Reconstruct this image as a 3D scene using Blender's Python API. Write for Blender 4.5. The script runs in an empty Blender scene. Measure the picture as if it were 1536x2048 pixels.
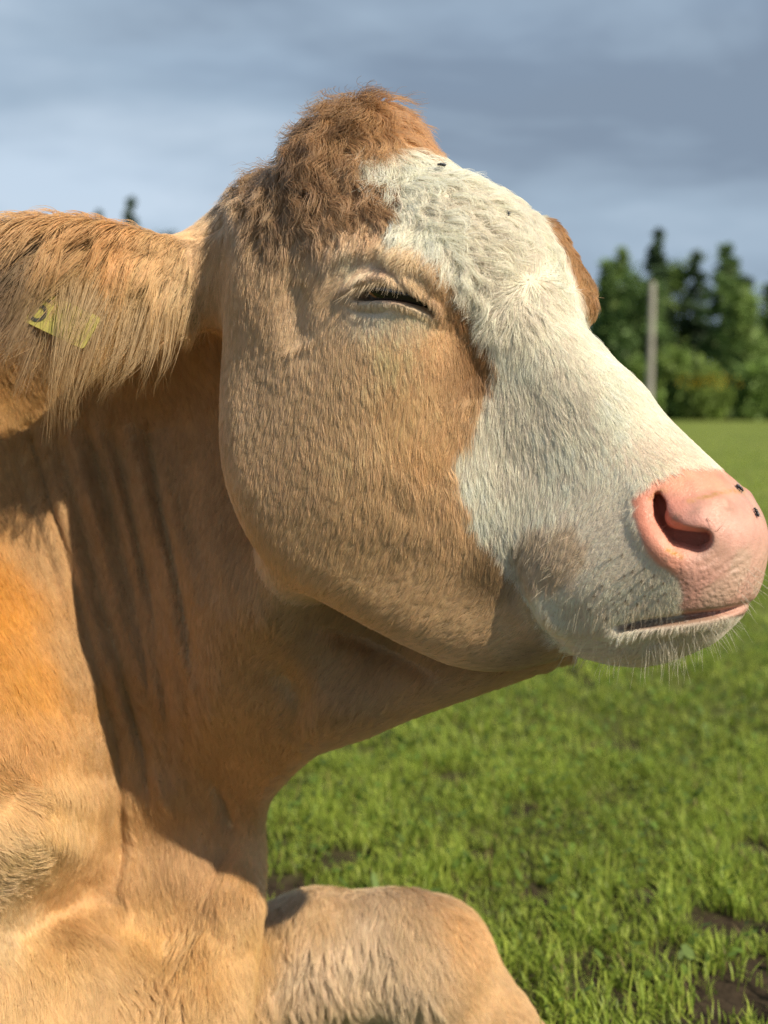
import bpy, math, time
import numpy as np
from mathutils import Vector, Matrix
T0 = time.time()
rng = np.random.default_rng(11)
scene = bpy.context.scene
COL = scene.collection

# ------------------------------------------------------------------ camera, sky, sun, exposure
FPX, PX0, PY0, HOR = 2300.0, 768.0, 1024.0, 800.0
CAMZ = 0.80
TH = math.atan((PY0 - HOR) / FPX)
cd = bpy.data.cameras.new('camera'); cam = bpy.data.objects.new('camera', cd); COL.objects.link(cam)
cam.location = (0, 0, CAMZ); cam.rotation_euler = (math.pi/2 - TH, 0, 0)
cd.sensor_fit = 'HORIZONTAL'; cd.sensor_width = 24.0; cd.lens = 24.0 * FPX / 1536.0
cd.clip_start = 0.02; cd.clip_end = 3000
cd.dof.use_dof = True; cd.dof.focus_distance = 1.07; cd.dof.aperture_fstop = 3.5
scene.camera = cam

SUN_AZ, SUN_EL = math.radians(-45.0), math.radians(37.5)   # azimuth measured from +X (the cow's front) towards the viewer when negative
SDIR = Vector((math.cos(SUN_EL)*math.cos(SUN_AZ), math.cos(SUN_EL)*math.sin(SUN_AZ), math.sin(SUN_EL)))
ld = bpy.data.lights.new('sun', 'SUN'); ld.energy = 4.6; ld.angle = math.radians(0.53); ld.color = (1.0, 0.88, 0.70)
sun = bpy.data.objects.new('sun', ld); COL.objects.link(sun)
sun.rotation_euler = SDIR.to_track_quat('Z', 'Y').to_euler(); sun.location = SDIR * 20

world = bpy.data.worlds.new('World'); scene.world = world; world.use_nodes = True
def build_world():
    nt = world.node_tree; N = nt.nodes; K = nt.links; N.clear()
    out = N.new('ShaderNodeOutputWorld'); bg = N.new('ShaderNodeBackground')
    sky = N.new('ShaderNodeTexSky'); sky.sky_type = 'NISHITA'; sky.sun_disc = False
    sky.sun_elevation = SUN_EL; sky.sun_rotation = math.atan2(SDIR.x, SDIR.y)
    sky.altitude = 100; sky.dust_density = 1.5; sky.ozone_density = 2.0
    tc = N.new('ShaderNodeTexCoord')
    mp = N.new('ShaderNodeMapping'); mp.inputs['Scale'].default_value = (1.0, 1.0, 3.4); mp.inputs['Location'].default_value = (0.35, 0.2, 0.6)
    K.new(tc.outputs['Generated'], mp.inputs['Vector'])
    n1 = N.new('ShaderNodeTexNoise'); n1.inputs['Scale'].default_value = 2.3; n1.inputs['Detail'].default_value = 7; n1.inputs['Roughness'].default_value = 0.5; n1.inputs['Distortion'].default_value = 0.35
    K.new(mp.outputs[0], n1.inputs['Vector'])
    n2 = N.new('ShaderNodeTexNoise'); n2.inputs['Scale'].default_value = 1.25; n2.inputs['Detail'].default_value = 4
    K.new(mp.outputs[0], n2.inputs['Vector'])
    # a broken deck of blue-grey cloud: thin and pale where the sky shines through, slate where it is thick
    r1 = N.new('ShaderNodeValToRGB'); cr = r1.color_ramp
    cr.elements[0].position = 0.34; cr.elements[0].color = (4.15, 4.95, 5.85, 1)
    cr.elements[1].position = 0.66; cr.elements[1].color = (1.68, 2.18, 2.88, 1)
    e = cr.elements.new(0.50); e.color = (2.65, 3.4, 4.25, 1)
    sp = N.new('ShaderNodeSeparateXYZ'); K.new(tc.outputs['Generated'], sp.inputs[0])
    ma = N.new('ShaderNodeMath'); ma.operation = 'MULTIPLY_ADD'; ma.use_clamp = True; ma.inputs[1].default_value = .42; K.new(sp.outputs['Z'], ma.inputs[0]); 
    sb = N.new('ShaderNodeMath'); sb.operation = 'SUBTRACT'; K.new(n1.outputs['Fac'], sb.inputs[0]); sb.inputs[1].default_value = .045; K.new(sb.outputs[0], ma.inputs[2])
    K.new(ma.outputs[0], r1.inputs['Fac'])
    r2 = N.new('ShaderNodeValToRGB'); r2.color_ramp.elements[0].position = 0.36; r2.color_ramp.elements[1].position = 0.56
    r2.color_ramp.elements[0].color = (0.78, 0.78, 0.78, 1)
    K.new(n2.outputs['Fac'], r2.inputs['Fac'])
    mx = N.new('ShaderNodeMix'); mx.data_type = 'RGBA'
    K.new(r2.outputs['Color'], mx.inputs['Factor']); K.new(sky.outputs[0], mx.inputs['A']); K.new(r1.outputs['Color'], mx.inputs['B'])
    K.new(mx.outputs['Result'], bg.inputs['Color']); bg.inputs['Strength'].default_value = 0.11
    K.new(bg.outputs[0], out.inputs['Surface'])
build_world()
vs = scene.view_settings; vs.view_transform = 'Standard'; vs.look = 'None'; vs.exposure = 0.36; vs.gamma = 1.0; vs.use_curve_mapping = False
scene.render.engine = 'CYCLES'
scene.cycles.use_denoising = True; scene.cycles.denoising_prefilter = 'NONE'
scene.cycles.max_bounces = 6; scene.cycles.diffuse_bounces = 3; scene.cycles.glossy_bounces = 3; scene.cycles.transmission_bounces = 5; scene.cycles.transparent_max_bounces = 8
scene.cycles.use_adaptive_sampling = False
scene.cycles_curves.shape = 'RIBBONS'; scene.cycles_curves.subdivisions = 2

# ------------------------------------------------------------------ helpers
CAM = np.array([0, 0, CAMZ]); RGT = np.array([1.0, 0, 0])
FWD = np.array([0, math.cos(TH), -math.sin(TH)]); UPV = np.array([0, math.sin(TH), math.cos(TH)])
def ray(px, py):
    px = np.asarray(px, float); py = np.asarray(py, float)
    return RGT*((px-PX0)/FPX)[..., None] + UPV*((PY0-py)/FPX)[..., None] + FWD
def P(px, py, D):
    return CAM + np.asarray(D, float)[..., None]*ray(px, py)
def proj(p):
    d = p - CAM; z = d @ FWD
    return PX0 + FPX*(d @ RGT)/z, PY0 - FPX*(d @ UPV)/z, z
def smin(a, b, k):
    h = np.maximum(k-np.abs(a-b), 0); return np.minimum(a, b) - h*h/(4*k)
def smax(a, b, k):
    h = np.maximum(k-np.abs(a-b), 0); return np.maximum(a, b) + h*h/(4*k)
def sstep(a, b, x):
    t = np.clip((x-a)/(b-a), 0, 1); return t*t*(3-2*t)
def capsule(p, a, b, ra, rb=None):
    rb = ra if rb is None else rb
    ba = b-a; t = np.clip(((p-a) @ ba)/(ba @ ba), 0, 1)
    return np.linalg.norm(p-a-t[..., None]*ba, axis=-1) - (ra+(rb-ra)*t)
def ellipsoid(p, c, r):
    q = (p-c)/r; k0 = np.linalg.norm(q, axis=-1); k1 = np.linalg.norm(q/r, axis=-1)
    return k0*(k0-1.0)/np.maximum(k1, 1e-9)
def hash3(i, j, k, s=0):
    n = (i*374761393 + j*668265263 + k*1274126177 + s*974711) & 0xffffffff
    n = ((n ^ (n >> 13))*1274126177) & 0xffffffff
    n = ((n ^ (n >> 16))*2246822519) & 0xffffffff
    return ((n ^ (n >> 15)) & 0xffffff)/float(0xffffff)
def noise3(p, s=0):
    f = np.floor(p).astype(np.int64); t = p-f; t = t*t*(3-2*t); o = 0
    for i in (0, 1):
        for j in (0, 1):
            for k in (0, 1):
                w = (t[:, 0] if i else 1-t[:, 0])*(t[:, 1] if j else 1-t[:, 1])*(t[:, 2] if k else 1-t[:, 2])
                o = o + w*hash3(f[:, 0]+i, f[:, 1]+j, f[:, 2]+k, s)
    return o*2-1
def catmull(pts, n=8, closed=False):
    p = np.asarray(pts, float); m = len(p); out = []
    for i in range(m if closed else m-1):
        if closed: a, b, c, d = p[(i-1) % m], p[i], p[(i+1) % m], p[(i+2) % m]
        else: a, b, c, d = p[max(i-1, 0)], p[i], p[i+1], p[min(i+2, m-1)]
        for t in np.arange(n)/n:
            out.append(0.5*((2*b)+(-a+c)*t+(2*a-5*b+4*c-d)*t*t+(-a+3*b-3*c+d)*t**3))
    if not closed: out.append(p[-1])
    return np.array(out)
def polydist(x, y, poly, closed=True):
    """distance to a polyline, arclength fraction there, inside flag"""
    shp = x.shape; x = x.ravel(); y = y.ravel()
    d2 = np.full(x.shape, 1e9); s = np.zeros(x.shape); ins = np.zeros(x.shape, bool)
    m = len(poly); seg = m if closed else m-1
    for i in range(seg):
        ax, ay = poly[i]; bx, by = poly[(i+1) % m]; dx, dy = bx-ax, by-ay
        l2 = dx*dx+dy*dy
        if l2 < 1e-16: continue
        t = np.clip(((x-ax)*dx+(y-ay)*dy)/l2, 0, 1)
        q = (x-ax-t*dx)**2+(y-ay-t*dy)**2
        b = q < d2; d2[b] = q[b]; s[b] = ((i+t)/seg)[b]
        if closed:
            c = ((ay > y) != (by > y))
            if dy != 0: ins ^= c & (x < ax+(y-ay)/dy*dx)
    return np.sqrt(d2).reshape(shp), s.reshape(shp), ins.reshape(shp)
def tps(xy, val, lam=1e-4):
    xy = np.asarray(xy, float); n = len(xy)
    r2 = ((xy[:, None]-xy[None])**2).sum(-1)
    K = 0.5*r2*np.log(r2+1e-12)+lam*np.eye(n); Q = np.c_[np.ones(n), xy]
    A = np.block([[K, Q], [Q.T, np.zeros((3, 3))]])
    c = np.linalg.solve(A, np.r_[val, np.zeros(3)])
    def ev(x, y):
        o = c[n]+c[n+1]*x+c[n+2]*y
        for i in range(n):
            q = (x-xy[i, 0])**2+(y-xy[i, 1])**2; o = o+c[i]*0.5*q*np.log(q+1e-12)
        return o
    return ev
class Field:
    """values on a regular 2-D grid, sampled bilinearly"""
    def __init__(s, u0, u1, v0, v1, h):
        s.u0, s.v0, s.h = u0, v0, h
        s.u = np.arange(u0, u1, h); s.v = np.arange(v0, v1, h)
        s.U, s.V = np.meshgrid(s.u, s.v, indexing='ij')
    def idx(s, u, v):
        a = np.clip((u-s.u0)/s.h, 0, len(s.u)-1.001); b = np.clip((v-s.v0)/s.h, 0, len(s.v)-1.001)
        i = a.astype(np.int32); j = b.astype(np.int32); return i, j, (a-i).astype(np.float32), (b-j).astype(np.float32)
    def get(s, g, ix):
        i, j, a, b = ix
        return (g[i, j]*(1-a)+g[i+1, j]*a)*(1-b)+(g[i, j+1]*(1-a)+g[i+1, j+1]*a)*b

# ------------------------------------------------------------------ the cow: head frame and its relief
PSI = math.radians(29)
EU = np.array([math.cos(PSI), -math.sin(PSI), 0]); EV = np.array([0, 0, 1.0]); EL = np.array([-math.sin(PSI), -math.cos(PSI), 0])
HO = P(1100., 700., 1.05)
def to_head(p):
    d = p-HO; return d @ EU, d @ EV, d @ EL
def from_head(u, v, l):
    return HO+np.asarray(u)[..., None]*EU+np.asarray(v)[..., None]*EV+np.asarray(l)[..., None]*EL
def huv(px, py, w):
    r = ray(px, py); t = (w-(CAM-HO) @ EL)/(r @ EL); p = CAM+t[..., None]*r
    u, v, _ = to_head(p); return u, v
HF = Field(-0.62, 0.36, -0.42, 0.36, 0.0015)
outline = [(580,384),(616,318),(648,266),(694,222),(748,200),(792,214),(830,268),(886,330),(966,372),(1032,420),(1080,486),(1114,566),(1144,640),(1204,704),(1272,765),(1322,825),(1374,878),(1424,925),(1470,968),(1504,1010),(1526,1055),(1532,1100),(1526,1150),(1514,1190),(1494,1222),(1466,1252),(1428,1284),(1368,1312),(1308,1328),(1250,1330),(1200,1320),(1150,1308),(1100,1322),(1040,1336),(980,1336),(920,1322),(850,1290),(790,1255),(720,1210),(640,1160),(570,1080),(520,950),(500,800),(500,650),(510,500),(530,400)]
opx = catmull(outline, 4, True)
ou, ov = huv(opx[:, 0], opx[:, 1], np.zeros(len(opx)))
od, _, oin = polydist(HF.U, HF.V, np.c_[ou, ov])
H_SD = np.where(oin, -od, od)
wpts = [ # visible pixel on the near side, half width there
 (740,215,.050),(660,250,.058),(600,330,.066),(700,330,.070),(820,330,.066),(560,450,.080),(650,430,.084),(780,420,.082),(900,400,.076),
 (500,560,.088),(600,560,.095),(690,520,.101),(800,500,.103),(880,500,.097),(620,640,.106),(760,590,.106),(860,580,.103),(920,600,.088),(990,620,.074),
 (470,700,.084),(560,760,.105),(700,700,.112),(800,710,.108),(880,720,.092),(950,740,.073),(1040,740,.062),(1120,700,.056),
 (400,850,.088),(480,950,.102),(600,900,.110),(720,880,.107),(830,880,.094),(920,900,.077),(1010,900,.061),(1100,880,.058),(1200,860,.053),(1290,880,.048),
 (420,1080,.088),(540,1090,.095),(680,1050,.100),(800,1040,.091),(900,1040,.080),(980,1060,.066),(1060,1050,.064),(1140,1000,.062),(1220,960,.060),(1320,930,.056),
 (600,1190,.085),(740,1170,.080),(860,1160,.072),(960,1160,.063),(1030,1180,.060),(880,1260,.062),(980,1280,.056),(1060,1270,.054),
 (1090,1130,.072),(1160,1120,.076),(1250,1080,.077),(1350,1050,.075),(1420,1030,.070),(1110,1210,.070),(1180,1220,.072),(1280,1190,.073),(1380,1160,.071),(1440,1120,.066),(1400,960,.054),
 (1180,1285,.052),(1280,1290,.054),(1370,1280,.050),
]
wp = np.array(wpts, float)
wu, wv = huv(wp[:, 0], wp[:, 1], wp[:, 2])
H_W = tps(np.c_[wu, wv], wp[:, 2], 2e-6)(HF.U, HF.V)
H_W = np.clip(H_W, 0.02, 0.13)
kp = np.array([(700,230,.06),(900,400,.05),(1000,550,.05),(1150,700,.04),(1250,800,.042),(1380,920,.045),(1450,1050,.06),(1440,1200,.055),(1300,1310,.05),(1000,1320,.05),(700,1180,.06),(520,700,.06)], float)
ku, kv = huv(kp[:, 0], kp[:, 1], np.full(len(kp), .04))
wk = sum(np.exp(-((HF.U-a)**2+(HF.V-b)**2)/(2*.06**2))*c for a, b, c in zip(ku, kv, kp[:, 2])); wn = sum(np.exp(-((HF.U-a)**2+(HF.V-b)**2)/(2*.06**2)) for a, b in zip(ku, kv))
H_K = np.where(wn > 1e-6, wk/np.maximum(wn, 1e-9), .055)
def surf_uv(pts):
    p = np.asarray(pts, float); w = np.full(len(p), .09)
    for _ in range(6):
        u, v = huv(p[:, 0], p[:, 1], w); w = HF.get(H_W, HF.idx(u, v))
    return u, v
def stroke(pts, width, amp, taper=True, sm=6, field=None):
    """raise (amp>0) or cut (amp<0) the near-side relief along a line; widths and heights in metres"""
    global H_W
    u, v = surf_uv(pts); line = catmull(np.c_[u, v], sm)
    m = (HF.U > line[:, 0].min()-3*width) & (HF.U < line[:, 0].max()+3*width) & (HF.V > line[:, 1].min()-3*width) & (HF.V < line[:, 1].max()+3*width)
    d, s, _ = polydist(HF.U[m], HF.V[m], line, False)
    a = np.exp(-(d/width)**2)
    if taper: a = a*np.sqrt(np.clip(np.sin(np.pi*np.clip(s, .03, .97)), 0, 1))
    H_W[m] += amp*a
def blob(px, py, rad, amp, ax=1.0, ang=0):
    global H_W
    u, v = surf_uv([(px, py)]); c, s = math.cos(ang), math.sin(ang)
    a = (HF.U-u)*c+(HF.V-v)*s; b = -(HF.U-u)*s+(HF.V-v)*c
    H_W += amp*np.exp(-((a/ax)**2+b*b)/(rad*rad))
# orbit, lids, hollows
blob(800, 560, .036, .007, 1.25, -.35)
blob(900, 545, .020, .005, 1.5, -.9)
stroke([(905,640),(935,720),(950,800)], .014, -.006)
stroke([(600,540),(590,620),(600,690)], .020, -.006)
stroke([(690,580),(722,562),(760,555),(798,566),(838,592),(872,624)], .0075, .0065)
stroke([(700,604),(745,604),(800,609),(850,630)], .005, .0035)
stroke([(748,530),(775,545),(797,566),(818,588)], .0032, -.0045)
stroke([(693,609),(715,622),(752,627),(772,622)], .0024, -.0024)
stroke([(862,596),(878,618),(874,640)], .0042, .004)
stroke([(668,500),(720,488),(790,500),(850,540),(890,600)], .010, .003)
eye_poly = [(704,600),(726,583),(752,574),(782,573),(808,583),(834,598),(857,613),(876,638),(848,625),(815,610),(785,602),(755,600),(728,602)]
eu, ev = surf_uv(eye_poly); ep = catmull(np.c_[eu, ev], 4, True)
m = (HF.U > ep[:, 0].min()-.02) & (HF.U < ep[:, 0].max()+.02) & (HF.V > ep[:, 1].min()-.02) & (HF.V < ep[:, 1].max()+.02)
d, _, ins = polydist(HF.U[m], HF.V[m], ep); sd = np.where(ins, -d, d)
H_W[m] -= .020*sstep(.0008, -.0026, sd)
# muzzle step, lip flap, mouth, cheek folds
stroke([(1018,1105),(1034,1165),(1056,1220),(1086,1266),(1130,1296)], .009, -.008)
stroke([(1050,1150),(1078,1215),(1120,1258),(1180,1268),(1235,1250)], .013, .0055)
mouth = [(1240,1257),(1255,1253),(1275,1249),(1320,1243),(1385,1236),(1440,1231),(1500,1222)]
stroke(mouth, .0036, -.018, False)
stroke([(1225,1272),(1300,1262),(1370,1256),(1440,1246)], .006, .004)
stroke([(1200,1290),(1270,1286),(1340,1282)], .007, -.002)
stroke([(1300,958),(1278,995),(1283,1045),(1310,1092),(1350,1128),(1400,1140)], .0100, .0045)
blob(1440, 1050, .018, .004)
stroke([(700,850),(740,920),(800,960)], .02, .0015)
stroke([(760,900),(800,1000),(900,1040)], .014, -.0015)
stroke([(880,930),(860,980),(880,1040)], .012, -.0012)
# lower muzzle creases of the nose pad
for q in range(9):
    x0 = 1392+rng.uniform(-6, 90); y0 = 1130+rng.uniform(0, 70)
    stroke([(x0, y0), (x0+22, y0-12), (x0+44, y0-30)], .0014, -.0012)
# nostril (filled in below, once the bare head can be traced)
NOS = []; FOLD = []; ORB = None; FAR = None
# ear (head coordinates, mirrored)
def hp(px, py, D): return np.array(to_head(P(float(px), float(py), float(D))))
EB, ET = hp(430, 580, 1.185), hp(-95, 520, 1.10)
CR0, CR1 = hp(574, 424, 1.20), hp(400, 552, 1.22)
eax = (ET-EB)/np.linalg.norm(ET-EB)
enr = np.array(to_head(HO+np.array([-.05, -.97, -.22]))); enr -= eax*(enr @ eax); enr /= np.linalg.norm(enr)
eup = np.cross(enr, eax); eup *= np.sign(eup[1])
def f_ear(q):
    d = q-EB; a = d @ eax; b = d @ eup; n = d @ enr
    Ln = np.linalg.norm(ET-EB)
    n = n-4.0*np.clip(b, -.07, .07)**2+.010-0.9*np.clip(a-.08, 0, .2)**2
    e = ellipsoid(np.stack([a, b, n], -1), np.array([Ln*.52, .004, 0]), np.array([Ln*.50, .052, .015]))
    t = capsule(np.stack([a, b, n], -1), np.array([-.03, 0, -.010]), np.array([.07, .0, -.002]), .034, .028)
    return smin(e, t, .03)
def f_head(p):
    u, v, l = to_head(p); l = np.abs(l); ix = HF.idx(u, v)
    f = smax(HF.get(H_SD, ix), l-HF.get(H_W, ix), HF.get(H_K, ix))
    q = np.stack([u, v, l], -1)
    if FAR is not None:
        m = to_head(p)[2] < -.03
        f[m] = smin(f[m], capsule(np.stack(to_head(p[m]), -1), FAR[0], FAR[1], .027, .030), .02)
    if ORB is not None:
        m = (np.abs(u-ORB[0]) < .12) & (np.abs(v-ORB[1]) < .12)
        z = q[m]-ORB; c, t = math.cos(-.55), math.sin(-.55)
        z = np.stack([z[:, 0]*c+z[:, 1]*t, -z[:, 0]*t+z[:, 1]*c, z[:, 2]], -1)
        f[m] = smin(f[m], ellipsoid(z, np.zeros(3), np.array([.044, .026, .034])), .03)
    if NOS:
        m = (np.abs(u-NOS[1][0]) < .09) & (np.abs(v-NOS[1][1]) < .09)
        z = q[m]; g = f[m]; hole = np.full(len(z), 9.)
        for t in (-.004, .010, .022, .034):
            off = np.array([-.25*t, .1*t, -t])
            for i in range(3):
                hole = np.minimum(hole, capsule(z, NOS[i]+off, NOS[i+1]+off, NR[i], NR[i+1]))
        g = smax(g, -hole, .006)
        fold = np.minimum(capsule(z, FOLD[0], FOLD[1], .0125, .0115), capsule(z, FOLD[1], FOLD[2], .0115, .0100))
        f[m] = smin(g, fold, .008)
    m = (u < EB[0]+.2)
    if m.any():
        z = smin(capsule(q[m], CR0, CR1, .045, .040), f_ear(q[m]), .05)
        f[m] = smin(f[m], z, .035)
    return f

def trace(pts, fn):
    p = np.asarray(pts, float); r = ray(p[:, 0], p[:, 1]); D = np.full(len(p), .72)
    for _ in range(70): D = np.minimum(D+.75*fn(CAM+D[:, None]*r), 3.0)
    return CAM+D[:, None]*r
def trace_h(pts, push=0.0):
    q = trace(pts, f_head); e = .001
    g = np.stack([(f_head(q+e*np.eye(3)[i])-f_head(q-e*np.eye(3)[i])) for i in range(3)], -1); g /= np.linalg.norm(g, axis=1)[:, None]
    return [np.array(t) for t in np.stack(to_head(q-push*g), -1)]
NR = (.0060, .0092, .0108, .0120)
_n = trace_h([(1313,1000),(1327,1038),(1358,1076),(1394,1082)]); _f = trace_h([(1440,1004),(1398,1022),(1352,1024)], .0095)
_f[2] -= np.array([0, 0, .003])
NOS, FOLD = _n, _f
FAR = [np.array([*huv(np.float64(x), np.float64(y), -.080), -.080]) for x, y in ((1078, 492), (1134, 606))]
# neck, chest and shoulder: a second relief, given as distance along the reference sight lines
BF = Field(-1500, 1300, 300, 2500, 5.0)
bout = [(-1500,560),(-600,530),(0,545),(250,530),(420,450),(560,390),(700,420),(850,600),(950,900),(1050,1150),(1150,1290),(1120,1330),(1080,1346),(1020,1368),(950,1392),(870,1420),(800,1446),(740,1472),(680,1492),(640,1506),(604,1530),(572,1560),(544,1594),(530,1640),(531,1700),(527,1800),(517,1900),(503,2000),(480,2150),(420,2300),(200,2360),(-1500,2360)]
bpx = catmull(bout, 4, True)
bd, _, bin_ = polydist(BF.U, BF.V, bpx); B_SD = np.where(bin_, -bd, bd)*5.4e-4
bpts = [(100,650,1.30),(300,650,1.29),(20,800,1.32),(200,850,1.33),(330,850,1.33),(380,700,1.28),(0,960,1.34),(60,1000,1.345),(120,1000,1.34),(250,1050,1.34),(330,1150,1.300),(410,1130,1.250),(450,1250,1.210),(540,1240,1.165),
 (100,1180,1.335),(150,1280,1.335),(220,1350,1.335),(300,1350,1.32),(420,1400,1.265),(540,1340,1.215),(570,1400,1.225),(640,1300,1.195),(700,1380,1.19),(740,1300,1.21),(850,1370,1.155),(1000,1360,1.13),(650,1460,1.20),
 (190,1430,1.335),(240,1600,1.355),(215,1700,1.355),(330,1600,1.345),(430,1550,1.325),(465,1620,1.345),(350,1750,1.345),(250,1760,1.35),(430,1740,1.34),(500,1700,1.34),(505,1800,1.33),
 (0,1180,1.25),(20,1290,1.19),(70,1370,1.20),(50,1450,1.14),(110,1480,1.18),(140,1580,1.19),(100,1620,1.135),(20,1600,1.11),(150,1680,1.21),(90,1740,1.175),(20,1760,1.125),
 (172,1550,1.28),(188,1650,1.30),(165,1760,1.315),(100,1815,1.275),(30,1845,1.22),
 (60,1920,1.22),(150,1880,1.28),(250,1865,1.325),(350,1865,1.335),(450,1890,1.315),(500,1900,1.32),(450,2000,1.275),(250,1980,1.275),(100,2020,1.205),(300,2150,1.22),(100,2250,1.16),(450,2250,1.26),
 (-250,700,1.28),(-200,1000,1.26),(-250,1300,1.11),(-250,1700,1.07),(-250,2100,1.09),(-700,900,1.16),(-700,1500,1.06),(-700,2100,1.07),(-1400,1000,1.2),(-1400,2000,1.2)]
bp = np.array(bpts, float); bp[(bp[:, 2] > 1.27) & (bp[:, 0] > -10) & (bp[:, 1] > 780) & (bp[:, 1] < 1880) & ~((bp[:, 0] > 380) & (bp[:, 1] > 1780)), 2] += .035
B_D = np.clip(tps(bp[:, :2]/1000, bp[:, 2], 2e-5)(BF.U/1000, BF.V/1000), 1.0, 1.46)
def dmid(px): return smin(HO[1]+.02+(1100-px)*.00031, np.full_like(px, 1.50), .10)
def bstroke(pts, width, amp, taper=True):
    line = catmull(pts, 6)
    m = (BF.U > line[:, 0].min()-3*width) & (BF.U < line[:, 0].max()+3*width) & (BF.V > line[:, 1].min()-3*width) & (BF.V < line[:, 1].max()+3*width)
    d, s, _ = polydist(BF.U[m], BF.V[m], line, False); a = np.exp(-(d/width)**2)
    if taper: a = a*np.sqrt(np.clip(np.sin(np.pi*np.clip(s, .02, .98)), 0, 1))
    B_D[m] -= amp*a
for L_, w_, a_ in (([(188,1340),(212,1420),(232,1520),(240,1650),(236,1800)], 14, -.022),([(232,1340),(262,1430),(286,1510),(300,1580)], 13, -.022),([(215,1290),(242,1400),(278,1500),(325,1600)], 14, .012),
 ([(60,850),(105,1020),(150,1180),(192,1340)], 13, -.016),([(110,860),(165,1050),(215,1230),(262,1400)], 12, -.013),([(165,830),(215,1000),(262,1180),(300,1380)], 13, -.013),([(20,870),(55,1000),(95,1150),(130,1280)], 13, -.016),
 ([(225,850),(262,1000),(310,1180),(340,1400),(350,1550)], 14, -.013),([(300,860),(330,1000),(365,1160),(400,1350)], 15, -.011),([(372,900),(395,1050),(440,1200)], 18, -.010),
 ([(85,860),(130,1030),(180,1200),(225,1340)], 10, .008),([(140,850),(190,1030),(238,1200),(280,1390)], 10, .008),([(195,850),(238,1000),(285,1180),(322,1390)], 10, .008),([(262,860),(296,1000),(338,1170),(370,1380)], 12, .007),
 ([(430,1560),(450,1610),(462,1655)], 14, -.012),([(470,1650),(445,1720),(415,1790)], 18, -.007),([(400,1790),(430,1860),(470,1930),(480,2020)], 22, -.004),([(330,1830),(370,1900),(380,2000)], 26, .004),
 ([(20,1880),(80,1845),(150,1825)], 22, -.004),([(42,1790),(30,1830),(10,1870)], 16, -.004),([(560,1330),(600,1400),(580,1480)], 30, -.012),([(640,1250),(720,1275),(800,1310),(880,1350)], 22, -.012)):
    jx = rng.uniform(-7, 7); kk = rng.uniform(.8, 1.75) if w_ <= 18 and L_[0][1] < 900 else 1.0
    bstroke([(x+jx+rng.uniform(-6, 6), y) for x, y in L_] if kk != 1.0 else L_, w_*rng.uniform(.75, 1.1), a_*kk)
for q in range(34):
    x0 = rng.uniform(-20, 400); y0 = rng.uniform(840, 1250)
    bstroke([(x0, y0), (x0+18, y0+90), (x0+48, y0+200), (x0+66, y0+300)], rng.uniform(6, 11), -rng.uniform(.002, .006))
# folded far foreleg
LEG = [(P(480., 1965., 1.48), .085), (P(640., 1912., 1.49), .076), (P(790., 1908., 1.49), .073), (P(862., 1928., 1.49), .075), (P(950., 2040., 1.47), .060), (P(1060., 2140., 1.42), .050)]
LEG2 = [(P(862., 1935., 1.47), .070), (P(900., 2020., 1.60), .048), (P(560., 2010., 1.68), .045)]
def f_body(p):
    px, py, z = proj(p); z0 = np.maximum(z, .3); ix = BF.idx(px, py); D = BF.get(B_D, ix)
    f = smax(BF.get(B_SD, ix)*z0/1.2, smax(D-z, z-(2*np.maximum(dmid(px), D+.06)-D), .05), .06)
    f = smin(f, ellipsoid(p, np.array([-1.02, 1.48, .42]), np.array([.72, .38, .46])), .12)
    m = p[..., 2] < .45
    if m.any():
        z = p[m]; g = np.full(len(z), 9.)
        for A in (LEG, LEG2):
            h = np.full(len(z), 9.)
            for (a, ra), (b, rb) in zip(A[:-1], A[1:]):
                h = smin(h, capsule(z, a, b, ra, rb), .03)
            g = smin(g, h, .025)
        f[m] = smin(f[m], g, .02)
    return f
def f_cow(p):
    px, py, _ = proj(p); k = .010+.045*sstep(740, 560, px)*sstep(980, 1120, py)
    return smin(f_head(p), f_body(p), k)

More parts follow.
